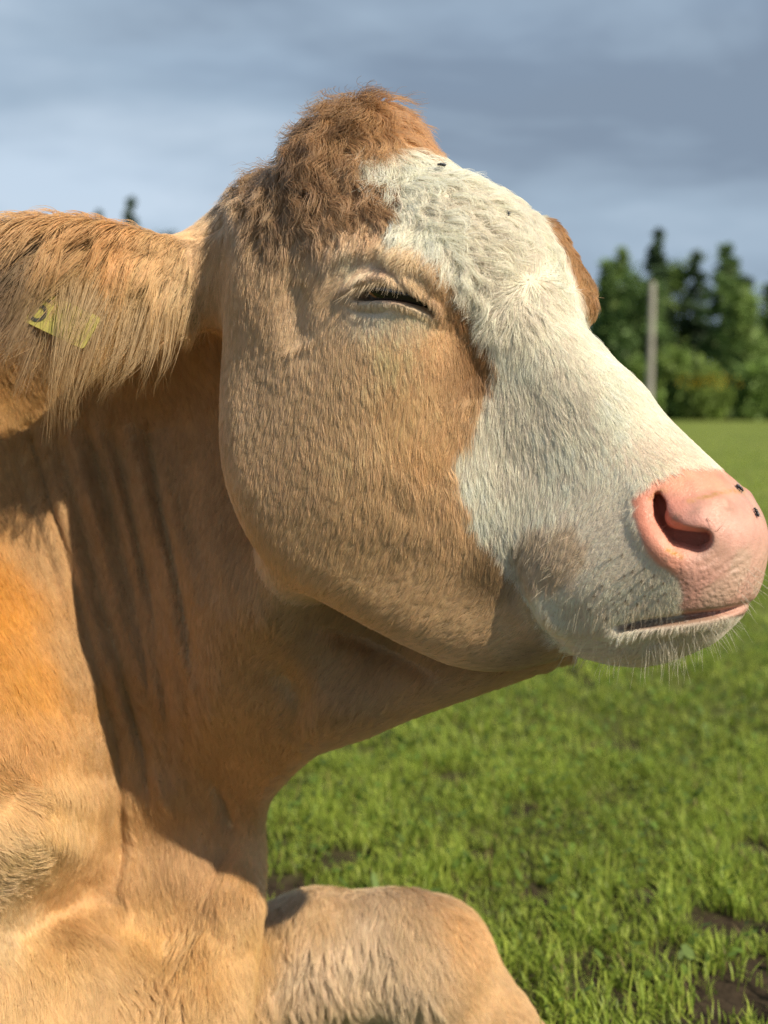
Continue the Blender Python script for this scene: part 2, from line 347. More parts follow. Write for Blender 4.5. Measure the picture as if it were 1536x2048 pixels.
# ------------------------------------------------------------------ skin mesh: surface nets, then adaptive refinement onto the relief
def surface_nets(lo, hi, h):
    n = np.ceil((np.array(hi)-lo)/h).astype(int)+1
    xs = [lo[i]+h*np.arange(n[i]) for i in range(3)]
    F = np.empty(n, np.float32)
    YY, ZZ = np.meshgrid(xs[1], xs[2], indexing='ij')
    for i0 in range(0, n[0], 24):
        x = xs[0][i0:i0+24]; k = len(x)
        p = np.empty((k, n[1], n[2], 3)); p[..., 0] = x[:, None, None]; p[..., 1] = YY; p[..., 2] = ZZ
        F[i0:i0+24] = f_cow(p.reshape(-1, 3)).reshape(k, n[1], n[2])
    S = F < 0
    c = np.zeros(n-1, np.int8)
    for i in (0, 1):
        for j in (0, 1):
            for k in (0, 1): c += S[i:n[0]-1+i, j:n[1]-1+j, k:n[2]-1+k]
    act = (c > 0) & (c < 8); ids = np.full(n-1, -1, np.int64); ids[act] = np.arange(act.sum())
    ci = np.argwhere(act); acc = np.zeros((len(ci), 3)); cnt = np.zeros(len(ci))
    corners = [(i, j, k) for i in (0, 1) for j in (0, 1) for k in (0, 1)]
    for a in corners:
        for ax in range(3):
            if a[ax]: continue
            b = list(a); b[ax] = 1
            fa = F[ci[:, 0]+a[0], ci[:, 1]+a[1], ci[:, 2]+a[2]]; fb = F[ci[:, 0]+b[0], ci[:, 1]+b[1], ci[:, 2]+b[2]]
            x = (fa < 0) != (fb < 0); t = np.where(x, fa/np.where(x, fa-fb, 1), 0)
            q = np.tile(np.array(a, float), (len(ci), 1)); q[:, ax] += t
            acc[x] += q[x]; cnt[x] += 1
    V = np.array(lo)+h*(ci+acc/np.maximum(cnt, 1)[:, None])
    quads = []
    for ax in range(3):
        o1, o2 = [a for a in range(3) if a != ax]
        s0 = [slice(None)]*3; s1 = [slice(None)]*3; s0[ax] = slice(0, -1); s1[ax] = slice(1, None)
        ch = S[tuple(s0)] != S[tuple(s1)]
        e = np.argwhere(ch); e = e[(e[:, o1] > 0) & (e[:, o2] > 0) & (e[:, o1] < n[o1]-1) & (e[:, o2] < n[o2]-1)]
        g = []
        for d1, d2 in ((1, 1), (0, 1), (0, 0), (1, 0)):
            z = e.copy(); z[:, o1] -= d1; z[:, o2] -= d2; g.append(ids[z[:, 0], z[:, 1], z[:, 2]])
        g = np.stack(g, 1); ins = S[e[:, 0], e[:, 1], e[:, 2]]
        flip = ins if ax != 1 else ~ins
        g[~flip] = g[~flip][:, ::-1]; quads.append(g)
    Q = np.concatenate(quads); Q = Q[(Q >= 0).all(1)]
    return V, np.concatenate([Q[:, [0, 1, 2]], Q[:, [0, 2, 3]]])
def grad(p, e=.0008):
    g = np.empty_like(p)
    for i in range(3):
        d = np.zeros(3); d[i] = e; g[:, i] = (f_cow(p+d)-f_cow(p-d))/(2*e)
    return g
def snap(p, it=3, lim=.003):
    p = p.copy()
    for _ in range(it):
        f = f_cow(p); g = grad(p); s = -f/np.maximum((g*g).sum(1), .15)
        s = np.clip(s*np.linalg.norm(g, axis=1), -lim, lim)/np.maximum(np.linalg.norm(g, axis=1), 1e-6)
        p += s[:, None]*g
    return p
def refine(V, T, target):
    """split every edge longer than target(midpoint); conforming"""
    E = np.sort(np.concatenate([T[:, [0, 1]], T[:, [1, 2]], T[:, [2, 0]]]), 1)
    key = E[:, 0]*np.int64(len(V))+E[:, 1]; uq, inv = np.unique(key, return_inverse=True)
    a = uq//len(V); b = uq % len(V); mid = (V[a]+V[b])/2
    ln = np.linalg.norm(V[a]-V[b], axis=1); mark = ln > target(mid)*1.35
    nid = np.full(len(uq), -1, np.int64); nid[mark] = len(V)+np.arange(mark.sum())
    V2 = np.concatenate([V, mid[mark]]); m = nid[inv].reshape(3, -1).T
    k = (m >= 0); code = k[:, 0]+2*k[:, 1]+4*k[:, 2]; out = [T[code == 0]]
    for r in range(3):
        s = [r, (r+1) % 3, (r+2) % 3]
        c1 = (1 << r); t = T[code == c1][:, s]; q = m[code == c1][:, s]
        out += [np.stack([t[:, 0], q[:, 0], t[:, 2]], 1), np.stack([q[:, 0], t[:, 1], t[:, 2]], 1)]
        c2 = (1 << r) | (1 << ((r+1) % 3)); t = T[code == c2][:, s]; q = m[code == c2][:, s]
        out += [np.stack([q[:, 0], t[:, 1], q[:, 1]], 1), np.stack([t[:, 0], q[:, 0], q[:, 1]], 1), np.stack([t[:, 0], q[:, 1], t[:, 2]], 1)]
    t = T[code == 7]; q = m[code == 7]
    out += [np.stack([t[:, 0], q[:, 0], q[:, 2]], 1), np.stack([q[:, 0], t[:, 1], q[:, 1]], 1), np.stack([q[:, 2], q[:, 1], t[:, 2]], 1), q]
    return V2, np.concatenate(out), np.arange(len(V), len(V2))
EYE_L = np.array(to_head(P(785., 597., 1.0)))
def near_pix(p):
    """reference pixel of a point, far-side head points folded onto the near side"""
    u, v, l = to_head(p); h = f_head(p) < f_body(p)+.004
    q = np.where((h & (l < 0))[:, None], from_head(u, v, -l), p)
    px, py, z = proj(q); return px, py, z, h
def target(p):
    px, py, z = proj(p); u, v, l = to_head(p)
    t = np.full(len(p), .014)
    inf = (px > -120) & (px < 1650) & (py > 80) & (py < 2200)
    t[inf] = .0046
    hd = inf & (py < 1420) & (px > 330) & (l > -.02); t[hd] = .0036
    e = hd & (np.abs(px-785) < 130) & (np.abs(py-585) < 85); t[e] = .0013
    e = hd & (px > 1180) & (np.abs(py-1110) < 190); t[e] = .0018
    return t
V, T = surface_nets((-1.78, .80, -.02), (.40, 1.86, 1.14), .009)
print('nets', len(V), len(T), time.time()-T0)
V = snap(V, 3, .006)
for r in range(4):
    V, T, new = refine(V, T, target)
    V[new] = snap(V[new], 3)
print('refined', len(V), len(T), time.time()-T0)
V = snap(V, 1)
NRM = grad(V, .0012); NRM /= np.maximum(np.linalg.norm(NRM, axis=1), 1e-9)[:, None]
ctr = np.cross(V[T[:, 1]]-V[T[:, 0]], V[T[:, 2]]-V[T[:, 0]]); fl = (ctr*NRM[T].mean(1)).sum(1) < 0
if fl.mean() > .5: T = T[:, ::-1]
def mesh_np(name, V, T, mat=None, smooth=True):
    me = bpy.data.meshes.new(name); n = T.shape[1]
    me.vertices.add(len(V)); me.vertices.foreach_set('co', np.ascontiguousarray(V, np.float32).ravel())
    me.loops.add(T.size); me.loops.foreach_set('vertex_index', np.ascontiguousarray(T, np.int32).ravel())
    me.polygons.add(len(T)); me.polygons.foreach_set('loop_start', (np.arange(len(T))*n).astype(np.int32))
    me.update(calc_edges=True)
    if smooth: me.polygons.foreach_set('use_smooth', np.ones(len(T), bool))
    if mat: me.materials.append(mat)
    return me
def link(name, data, parent=None, **props):
    o = bpy.data.objects.new(name, data); COL.objects.link(o)
    if parent: o.parent = parent
    for k, v in props.items(): o[k] = v
    return o
def mat_simple(name, col, rough=.6, **kw):
    m = bpy.data.materials.new(name); m.use_nodes = True; b = m.node_tree.nodes['Principled BSDF']
    b.inputs['Base Color'].default_value = (*col, 1); b.inputs['Roughness'].default_value = rough
    for k, v in kw.items(): b.inputs[k].default_value = v
    return m
# ------------------------------------------------------------------ coat: colours, lie and length of the hair, all read from tables given in reference pixels
def table(rows, sig=48.0):
    """smooth interpolation of rows (px, py, values...) on a coarse grid"""
    R = np.array(rows, float); F = Field(-700, 1760, 60, 2420, 12.0)
    num = 0; den = 0
    for r in R:
        d2 = (F.U-r[0])**2+(F.V-r[1])**2
        w = 1.0/(d2+sig*sig)**2.2; num = num+w[..., None]*r[2:]; den = den+w
    g = num/den[..., None]
    return F, g
def tget(tb, px, py):
    F, g = tb; i, j, a, b = F.idx(px, py); a = a[:, None]; b = b[:, None]
    return (g[i, j]*(1-a)+g[i+1, j]*a)*(1-b)+(g[i, j+1]*(1-a)+g[i+1, j+1]*a)*b
# px, py, dx, dy, length mm, lift, clump, curl
HEADG = [
 (640,215,-0.6,0.75,59.1,0.2,0.92,1.5),(700,200,-0.3,0.6,59.1,0.2,0.92,1.375),(735,190,0.15,0.6,59.1,0.254,0.92,1.125),(765,196,0.45,0.6,34,0.118,0.92,0.875),(820,240,0.75,0.65,34,0.0941,0.72,0.625),(880,290,0.85,0.5,34,0.0825,0.72,0.5),
 (600,280,-0.5,0.85,51.7,0.182,0.82,1.25),(680,280,-0.25,0.95,54.2,0.182,0.82,1.25),(750,265,0.1,1,51.7,0.164,0.82,1.25),(800,275,0.5,0.9,34,0.0941,0.72,0.875),
 (560,350,-0.35,0.95,46.8,0.205,0.92,1.25),(620,360,-0.15,1,49.3,0.227,0.92,1.25),(690,360,0.05,1,49.3,0.227,0.92,1.375),(750,370,0.2,1,41.9,0.227,0.92,1.375),
 (560,430,-0.3,0.95,39.4,0.16,0.92,1),(620,440,-0.1,1,39.4,0.16,0.92,1),(690,440,0,1,34.5,0.16,0.92,1.125),(750,440,0.1,1,32,0.182,0.92,1.125),
 (640,500,-0.4,0.9,17,0.15,0.36,0.2),(720,490,-0.3,0.8,13,0.15,0.288,0.2),(560,520,-0.45,0.9,18,0.15,0.36,0.2),
 (470,450,-0.5,0.85,18,0.212,0.5,0.2),(420,480,-0.5,0.8,15,0.15,0.288,0.1),(500,560,-0.3,0.95,13,0.12,0.288,0),(450,620,-0.3,0.95,13,0.072,0.216,0),
 (760,298,-0.9,0.15,34,0.118,0.92,1),(860,316,0.7,0.4,31.5,0.144,0.8,1.02),(950,362,0.8,0.6,26,0.165,0.7,0.78),(1030,420,0.6,0.7,24,0.165,0.7,0.66),
 (800,345,-0.6,0.6,34,0.118,0.92,1.25),(840,390,0.3,0.9,32,0.118,0.92,1.375),(900,430,0.6,0.8,31.2,0.22,0.92,1.62),
 (825,470,-0.9,0.05,31.2,0.193,0.9,1.02),(815,500,-0.9,0.3,26,0.165,0.8,0.78),(880,510,-0.85,0.35,28.6,0.193,0.9,1.02),(920,555,-0.75,0.65,26,0.165,0.8,0.78),
 (950,480,0.5,0.85,31.2,0.22,0.92,1.5),(1000,470,0.5,0.8,28.6,0.22,0.9,1.26),(960,540,0.3,0.95,28.6,0.22,0.92,1.26),
 (1060,520,0.3,-0.9,24,0.193,0.7,0.66),(1110,520,0.8,-0.4,24,0.165,0.7,0.54),(1120,580,0.9,0.5,24,0.165,0.7,0.54),(1020,560,-0.8,-0.1,24,0.193,0.8,0.66),(990,610,-0.6,0.75,24,0.165,0.72,0.54),(1060,610,0,1,24,0.193,0.72,0.54),(1110,640,0.4,0.9,15,0.18,0.389,0.1),
 (980,700,-0.2,1,19,0.15,0.454,0.1),(1060,720,0.05,1,18,0.15,0.454,0.1),(1150,740,0.4,0.9,14,0.132,0.389,0.1),(1200,720,0.6,0.8,10,0.072,0.243,0),
 (1000,820,-0.1,1,19,0.15,0.486,0.1),(1100,830,0.2,1,16,0.132,0.454,0.1),(1200,850,0.35,0.95,12,0.072,0.292,0),(1290,830,0.55,0.85,9,0.072,0.194,0),
 (950,900,-0.2,1,19,0.0978,0.413,0.1),(1040,920,-0.1,1,17,0.15,0.486,0.1),(1130,930,0,1,13,0.072,0.292,0),(1230,920,0.2,0.9,8,0.072,0.194,0),(1330,900,0.5,0.8,8,0.072,0.146,0),(1400,920,0.6,0.75,6.5,0.072,0.0972,0),
 (960,1000,-0.1,1,18,0.15,0.454,0.1),(1010,1060,0,1,15,0.15,0.389,0.1),(1070,1020,-0.2,0.9,12,0.0792,0.243,0),(1150,1000,-0.4,0.8,8,0.072,0.194,0),(1230,1000,-0.5,0.6,5.5,0.072,0.0972,0),
 (1080,1090,-0.5,0.8,9,0.09,0.194,0),(1130,1150,-0.6,0.7,8,0.09,0.194,0),(1200,1060,-0.7,0.5,5,0.09,0.0972,0),(1240,1120,-0.7,0.6,5,0.108,0.0972,0),(1100,1210,-0.5,0.9,10,0.108,0.194,0),(1200,1190,-0.5,0.8,6,0.126,0.146,0),(1300,1180,-0.3,0.9,5,0.126,0.146,0),(1200,1240,-0.4,0.9,9,0.126,0.194,0),(1320,1220,-0.1,1,5,0.126,0.146,0),
 (1200,1300,-0.7,0.6,11,0.126,0.194,0),(1300,1295,-0.4,0.9,11,0.144,0.194,0),(1400,1270,0,1,8,0.144,0.194,0),
 (790,480,-0.6,0.5,9,0.11,0.4,0),(860,495,0.4,0.5,12,0.11,0.5,0),(900,560,0.35,0.9,13,0.121,0.6,0),(930,620,0.2,1,15,0.0858,0.33,0),(950,690,0.05,1,17,0.0978,0.33,0),(960,780,-0.1,1,18,0.15,0.389,0),
 (840,530,0.5,0.6,7,0.11,0.4,0),(800,530,0.4,0.5,5,0.11,0.3,0),(740,515,-0.6,0.3,6,0.12,0.216,0),(690,540,-0.8,0.4,10,0.12,0.288,0),(650,560,-0.85,0.4,12,0.12,0.36,0),(760,560,-0.3,0.8,3.5,0.165,0.3,0),(830,580,0.3,0.8,4,0.0825,0.225,0),(760,612,0,1,3.5,0.0825,0.15,0),(830,632,0.1,1,4.5,0.09,0.108,0),(700,620,-0.4,0.9,6,0.072,0.162,0),(880,650,0.1,1,7,0.072,0.216,0),
 (620,640,-0.4,0.9,10,0.072,0.216,0),(700,700,-0.15,1,9,0.072,0.216,0),(800,680,0,1,9,0.072,0.216,0),(870,740,-0.1,1,11,0.072,0.27,0),(480,700,-0.4,0.9,9,0.072,0.162,0),(420,800,-0.4,0.9,9,0.072,0.162,0),(560,800,-0.4,0.9,10,0.072,0.216,0),(700,820,-0.2,1,13,0.0792,0.324,0.1),(800,830,-0.2,1,15,0.0858,0.367,0.1),(880,850,-0.25,1,19,0.0978,0.428,0.2),(930,860,-0.2,1,19,0.0978,0.386,0.2),
 (450,950,-0.5,0.85,10,0.072,0.189,0),(600,950,-0.45,0.9,11,0.072,0.216,0),(730,930,-0.3,0.95,15,0.0978,0.367,0.1),(830,950,-0.3,0.95,19,0.109,0.428,0.3),(900,970,-0.15,1,20,0.109,0.428,0.3),(930,1040,-0.2,1,15,0.0978,0.33,0.2),
 (450,1100,-0.55,0.8,10,0.072,0.189,0),(600,1080,-0.55,0.8,11,0.072,0.216,0),(740,1070,-0.5,0.85,13,0.0792,0.27,0.1),(850,1080,-0.5,0.8,16,0.0978,0.367,0.2),(960,1110,-0.3,0.9,13,0.09,0.243,0.1),(1020,1170,-0.4,0.9,10,0.0792,0.194,0),
 (560,1200,-0.6,0.75,10,0.072,0.189,0),(700,1180,-0.65,0.7,10,0.072,0.216,0),(820,1180,-0.7,0.6,12,0.0792,0.27,0),(930,1200,-0.7,0.6,11,0.0792,0.194,0),(1030,1240,-0.75,0.5,9,0.0792,0.146,0),(900,1280,-0.8,0.5,9,0.0792,0.162,0),(1050,1300,-0.85,0.4,8,0.0792,0.146,0)]
BODYG = [(60,620,-.3,.95,15.68,0.15,0.49,.1),(250,650,-.1,1,15.68,0.15,0.49,.1),(100,800,0,1,14.56,0.15,0.49,.1),(300,820,-.1,1,13.44,0.132,0.454,0),(30,950,.1,1,13.44,0.15,0.49,0),(200,1000,.05,1,12.32,0.15,0.49,0),(350,1050,-.1,1,12.32,0.132,0.418,0),
 (100,1150,.15,1,13.44,0.15,0.49,0),(250,1250,0,1,13.44,0.15,0.49,0),(400,1250,-.35,.95,12.32,0.132,0.418,0),(520,1300,-.5,.85,12.32,0.132,0.418,0),(600,1400,-.6,.8,13.44,0.132,0.418,0),(750,1350,-.7,.6,12.32,0.132,0.382,0),(720,1450,-.7,.6,14.56,0.15,0.418,0),(950,1370,-.85,.45,11.2,0.132,0.346,0),
 (200,1400,.05,1,14.56,0.18,0.526,0),(300,1450,-.1,1,14.56,0.168,0.49,0),(420,1480,-.3,.95,14.56,0.15,0.49,0),(500,1530,-.45,.9,14.56,0.15,0.49,0),(250,1600,.05,1,16.8,0.18,0.526,.1),(350,1650,-.05,1,17.92,0.168,0.562,.1),(440,1700,-.1,1,20.16,0.168,0.562,.1),(500,1700,-.05,1,16.8,0.168,0.49,0),
 (20,1250,.15,1,14.56,0.12,0.418,0),(60,1400,.25,.95,15.68,0.132,0.454,0),(140,1550,.7,.6,16.8,0.15,0.49,0),(60,1650,.8,.35,17.92,0.15,0.49,0),(20,1780,.5,.7,17.92,0.15,0.49,0),(170,1650,.6,.7,16.8,0.168,0.49,0),
 (100,1850,.1,1,19.04,0.168,0.526,.1),(250,1850,0,1,21.28,0.18,0.562,.1),(380,1880,0,1,22.4,0.18,0.598,.1),(480,1900,-.05,1,17.92,0.168,0.49,0),(100,2000,0,1,20.16,0.168,0.526,.1),(300,2000,0,1,22.4,0.18,0.598,.1),
 (600,1850,-.15,1,22.4,0.18,0.598,.1),(720,1900,-.1,1,24.64,0.18,0.634,.1),(850,1920,.1,1,20.16,0.168,0.562,.1),(930,1900,.45,.85,14.56,0.132,0.418,0),(600,1980,-.1,1,24.64,0.192,0.634,.2),(800,2010,0,1,24.64,0.192,0.634,.2),(1000,2020,.5,.8,13.44,0.132,0.418,0),(700,1810,-.2,.9,15.68,0.132,0.49,0),
 (-300,900,-.3,.9,15.68,0.15,0.49,0),(-300,1700,-.2,.9,16.8,0.15,0.49,0)]
EARG = [(420,560,-0.3,0.9,16,0.25,0.4,0.1),(340,490,-0.6,0.6,15,0.25,0.4,0.1),(250,475,-0.85,0.35,20,0.3,0.5,0.1),(150,440,-0.9,0.3,28,0.4,0.62,0.1),(60,425,-0.9,0.15,30,0.45,0.62,0.1),(0,440,-0.9,0.2,30,0.4,0.62,0.1),
 (400,640,-0.1,1,26,0.4,0.72,0.1),(320,560,-0.55,0.8,39.1,0.4,0.82,0.1),(230,530,-0.7,0.7,52.9,0.4,0.87,0.1),(130,510,-0.8,0.6,55.2,0.4,0.87,0.1),(40,500,-0.85,0.5,52.9,0.4,0.87,0.1),(360,680,-0.1,1,41.4,0.4,0.82,0.1),(280,630,-0.35,0.95,57.5,0.4,0.87,0.1),(190,600,-0.4,0.95,69,0.45,0.92,0.1),(100,580,-0.5,0.85,69,0.4,0.92,0.1)]
TH_G, TB_G, TE_G = table(HEADG, 30), table(BODYG, 45), table(EARG, 35)
TAN = (.50, .315, .150); PALE = (.60, .46, .29); BRN = (.385, .205, .075); ORB_ = (.33, .165, .060)
HEADC = [(700,200,0.366,0.174,0.061),(620,260,0.403,0.199,0.077),(800,230,0.464,0.224,0.077),(880,290,0.488,0.249,0.096),(600,350,0.378,0.193,0.079),(700,360,0.403,0.205,0.083),(760,400,0.403,0.205,0.083),(560,430,0.403,0.218,0.096),(650,450,0.439,0.249,0.115),(750,460,0.439,0.249,0.115),
 (560,400,0.403,0.224,0.102),(450,430,0.483,0.304,0.149),(400,480,0.505,0.326,0.163),(500,560,0.472,0.309,0.160),(450,640,0.483,0.321,0.168),(600,530,0.494,0.332,0.174),(640,600,0.483,0.326,0.176),(700,500,0.550,0.400,0.240),(780,500,0.540,0.390,0.220),(740,530,0.560,0.380,0.240),(820,540,0.500,0.360,0.200),(760,615,0.620,0.500,0.360),(830,640,0.600,0.450,0.280),(880,560,0.489,0.304,0.141),(915,560,0.370,0.185,0.065),(930,620,0.360,0.180,0.065),(955,690,0.360,0.180,0.065),(970,750,0.370,0.190,0.070),(950,820,0.483,0.296,0.135),(870,680,0.520,0.320,0.150),
 (780,700,0.600,0.400,0.200),(700,720,0.550,0.365,0.185),(620,720,0.505,0.337,0.179),(500,800,0.494,0.332,0.179),(420,850,0.511,0.337,0.176),(560,950,0.489,0.326,0.176),(700,900,0.516,0.340,0.174),(820,820,0.560,0.355,0.165),(860,900,0.520,0.315,0.135),(900,980,0.494,0.312,0.149),(800,980,0.505,0.329,0.163),
 (450,1100,0.500,0.326,0.165),(600,1120,0.483,0.321,0.168),(750,1100,0.489,0.321,0.163),(880,1100,0.483,0.318,0.163),(980,1130,0.360,0.225,0.105),(700,1200,0.494,0.321,0.157),(900,1240,0.483,0.315,0.154),(1020,1270,0.472,0.309,0.152),(1050,1320,0.380,0.240,0.110)]
BODYC = [(100,650,0.425,0.255,0.115),(250,750,0.410,0.246,0.111),(50,850,0.410,0.238,0.092),(200,900,0.415,0.249,0.112),(350,950,0.425,0.255,0.115),(100,1100,0.430,0.258,0.116),(250,1150,0.430,0.258,0.116),(350,1250,0.445,0.267,0.120),(150,1300,0.440,0.264,0.119),(250,1500,0.440,0.264,0.119),(450,1350,0.455,0.273,0.128),(600,1350,0.440,0.264,0.119),(720,1400,0.450,0.270,0.122),(900,1370,0.450,0.270,0.122),(600,1500,0.440,0.264,0.119),(350,1550,0.455,0.273,0.123),(400,1700,0.475,0.287,0.138),(450,1600,0.460,0.276,0.128),
 (10,1200,0.520,0.259,0.062),(60,1350,0.520,0.270,0.070),(60,1500,0.540,0.324,0.146),(100,1620,0.570,0.360,0.160),(40,1720,0.580,0.400,0.200),(10,1800,0.580,0.420,0.240),(200,1750,0.480,0.288,0.130),(150,1820,0.500,0.300,0.135),(300,1850,0.570,0.360,0.155),(100,1930,0.570,0.370,0.170),(250,2000,0.580,0.390,0.200),(420,1900,0.560,0.350,0.151),(500,1750,0.560,0.340,0.151),(500,1900,0.570,0.360,0.154),
 (620,1830,0.580,0.400,0.220),(720,1900,0.600,0.460,0.310),(620,1950,0.600,0.450,0.300),(850,1900,0.600,0.440,0.270),(930,1880,0.560,0.340,0.151),(800,2000,0.580,0.450,0.310),(1000,2000,0.550,0.360,0.180),(-300,1200,0.480,0.270,0.090)]
EARC = [(380,600,.60,.43,.24),(420,560,.52,.35,.18),(330,480,.50,.30,.13),(240,480,.48,.25,.095),(130,430,.52,.29,.12),(40,430,.52,.31,.14),(60,530,.20,.13,.075),(15,560,.17,.115,.075),(90,570,.26,.17,.09),(150,560,.42,.27,.12),(250,580,.50,.33,.15),(300,680,.56,.38,.18),(200,700,.52,.33,.14)]  # rows around the ear hollow carry its shade as darker hair colour
def wash(rows, sat=.82, gain=1.16):
    R = np.array(rows, float); c = R[:, 2:]; m = c.mean(1, keepdims=True); g = np.where(c[:, :1] > .395, gain, 1.03); R[:, 2:] = (m+(c-m)*sat)*g; return R
_h = np.array(HEADC, float); _p = (_h[:, 1] < 470); _h[_p, 2:] *= np.array([.90, .98, 1.08]); HEADC = _h
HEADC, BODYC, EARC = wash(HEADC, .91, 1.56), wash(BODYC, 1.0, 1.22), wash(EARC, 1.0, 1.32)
_b = (BODYC[:, 0] < 100) & (BODYC[:, 1] > 1100) & (BODYC[:, 1] < 1560); BODYC[_b, 2:] *= np.array([.94, .84, .68])
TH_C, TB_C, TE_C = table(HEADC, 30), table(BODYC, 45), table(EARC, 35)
WHITE = catmull([(742,306),(790,288),(860,300),(938,316),(1040,392),(1100,440),(1300,700),(1600,900),(1700,1400),(1250,1400),(1150,1312),(1098,1275),(1066,1225),(1046,1180),(1012,1130),(972,1076),(934,1000),(914,940),(920,882),(948,850),(968,800),(986,740),(976,690),(952,650),(936,600),(902,542),(862,500),(806,482),(790,450),(806,420),(800,380),(764,336)], 3, True)
FARB = np.array([(1056,396),(1092,440),(1124,500),(1148,560),(1180,632),(1200,660),(1300,680),(1300,360),(1060,360)], float)
SPOT = catmull([(1028,1110),(1050,1070),(1090,1048),(1140,1050),(1165,1085),(1180,1120),(1140,1160),(1080,1180),(1046,1170)], 3, True)
NOSE = catmull([(1268,1010),(1290,975),(1340,948),(1400,934),(1446,940),(1480,968),(1560,1010),(1640,1100),(1600,1235),(1500,1232),(1430,1236),(1368,1232),(1360,1175),(1345,1148),(1310,1125),(1282,1075)], 3, True)
_PF = Field(560, 1760, 240, 1440, 4.0)
def _sdg(poly):
    d, _, i = polydist(_PF.U, _PF.V, poly); return np.where(i, -d, d)
SD_W, SD_S, SD_N, SD_F = _sdg(WHITE), _sdg(SPOT), _sdg(NOSE), _sdg(FARB)
def sdg(g, x, y):
    out = (x < 564) | (x > 1750) | (y < 244) | (y > 1430); return np.where(out, 200., _PF.get(g, _PF.idx(x, y)))
def coat(p):
    """colour, nose-skin mask, hair table of surface points"""
    px, py, z, head = near_pix(p)
    q = np.stack(to_head(p), -1); q[:, 2] = np.abs(q[:, 2])
    ear = head & (f_ear(q) < .004) & (px < 432)
    n1 = noise3(p*70); n2 = noise3(p*190, 3); n3 = noise3(p*25, 5)
    wx = px+n1*9+n2*7; wy = py+noise3(p*70, 9)*9+noise3(p*190, 4)*7
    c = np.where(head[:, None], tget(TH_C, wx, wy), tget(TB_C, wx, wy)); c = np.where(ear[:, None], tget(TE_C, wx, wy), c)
    w = sstep(7, -7, sdg(SD_W, wx, wy))*(head & ~ear)
    w = w*(1-.62*sstep(22, -14, sdg(SD_S, wx+n2*10, wy+n1*8)))
    # whites: cream, thinner and greyer towards the muzzle where skin shows through
    mz = sstep(1060, 1200, px)*sstep(940, 1040, py)
    wc = np.array([.88, .80, .64])*(1-mz[:, None])+np.array([.86, .75, .60])*mz[:, None]
    pk = np.exp(-(((px-1320)/110)**2+((py-905)/40)**2)); wc = wc*(1-.35*pk[:, None])+np.array([.74, .50, .38])*.35*pk[:, None]
    tx, ty, tz_ = proj(p); fx = tx+n1*8+n2*6; sfar = sstep(6, -6, sdg(SD_F, fx, ty+n2*6)); fl_ = to_head(p)[2]
    w = w*(1-sfar*(fl_ < -.035)); wb = sfar*(fl_ < -.035)*head
    c = c*(1-wb[:, None])+np.array([.37, .19, .07])*wb[:, None]
    c = c*(1-w[:, None])+wc*w[:, None]
    c = c*(1+.10*n3+.06*n1)[:, None]
    nose = sstep(7, -7, sdg(SD_N, px+n2*5+n1*4, py+n1*4+n2*5))*head
    return px, py, z, head, ear, np.clip(c, .02, .9), nose
cpx, cpy, cz, chead, cear, ccol, cnose = coat(V)
# bare skin: pink nose, lids and nostrils; elsewhere the hide under the hair
hol = np.exp(-(((cpx-40)/110)**2+((cpy-545)/75)**2))*cear  # mask of the ear hollow, whose shade is painted into the colour
skin = ccol*(np.where(cear, .42, .72)*(1-.55*hol))[:, None]  # ear hide painted darker for shaded gaps between strands and in the hollow
n1 = noise3(V*95, 21); n2 = noise3(V*45, 22)
pink = np.array([.70, .345, .265])+np.stack([.03*n1, .05*n1+.02*n2, .05*n1], -1)
NOSEC = table([(1290,1040,.70,.30,.20),(1350,960,.66,.31,.195),(1430,975,.64,.34,.22),(1430,1005,.66,.385,.29),(1395,1040,.66,.36,.29),(1340,1020,.60,.28,.21),(1470,1060,.64,.385,.31),(1430,1110,.55,.36,.275),(1480,1130,.57,.38,.30),(1400,1160,.60,.36,.285),(1440,1200,.55,.35,.27),(1330,1110,.70,.34,.23),(1500,1010,.62,.35,.27),(1520,1150,.56,.38,.29)], 22)
pink = tget(NOSEC, cpx, cpy)*np.array([1, .90, .90])*(1+.10*n1+.08*noise3(V*220, 29))[:, None]
fade = sstep(1040, 1150, cpy)*sstep(1280, 1420, cpx)
pink = pink*(1-.0*fade[:, None])
patch = sstep(.05, .5, n2+.3*n1)*sstep(1360, 1430, cpx); pink = pink*(1-.45*patch[:, None])+np.array([.46, .36, .26])*.45*patch[:, None]
skin = skin*(1-cnose[:, None])+pink*cnose[:, None]
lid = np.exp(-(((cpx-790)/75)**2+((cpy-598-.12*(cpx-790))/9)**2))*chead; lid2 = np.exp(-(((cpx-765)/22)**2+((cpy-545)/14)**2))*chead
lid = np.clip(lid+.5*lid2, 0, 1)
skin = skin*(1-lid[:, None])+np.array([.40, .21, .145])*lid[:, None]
lipm = np.exp(-((cpy-1251+.10*(cpx-1300))/8)**2)*sstep(1225, 1260, cpx)*sstep(1470, 1420, cpx)*chead
skin = skin*(1-lipm[:, None])+np.array([.36, .23, .165])*lipm[:, None]

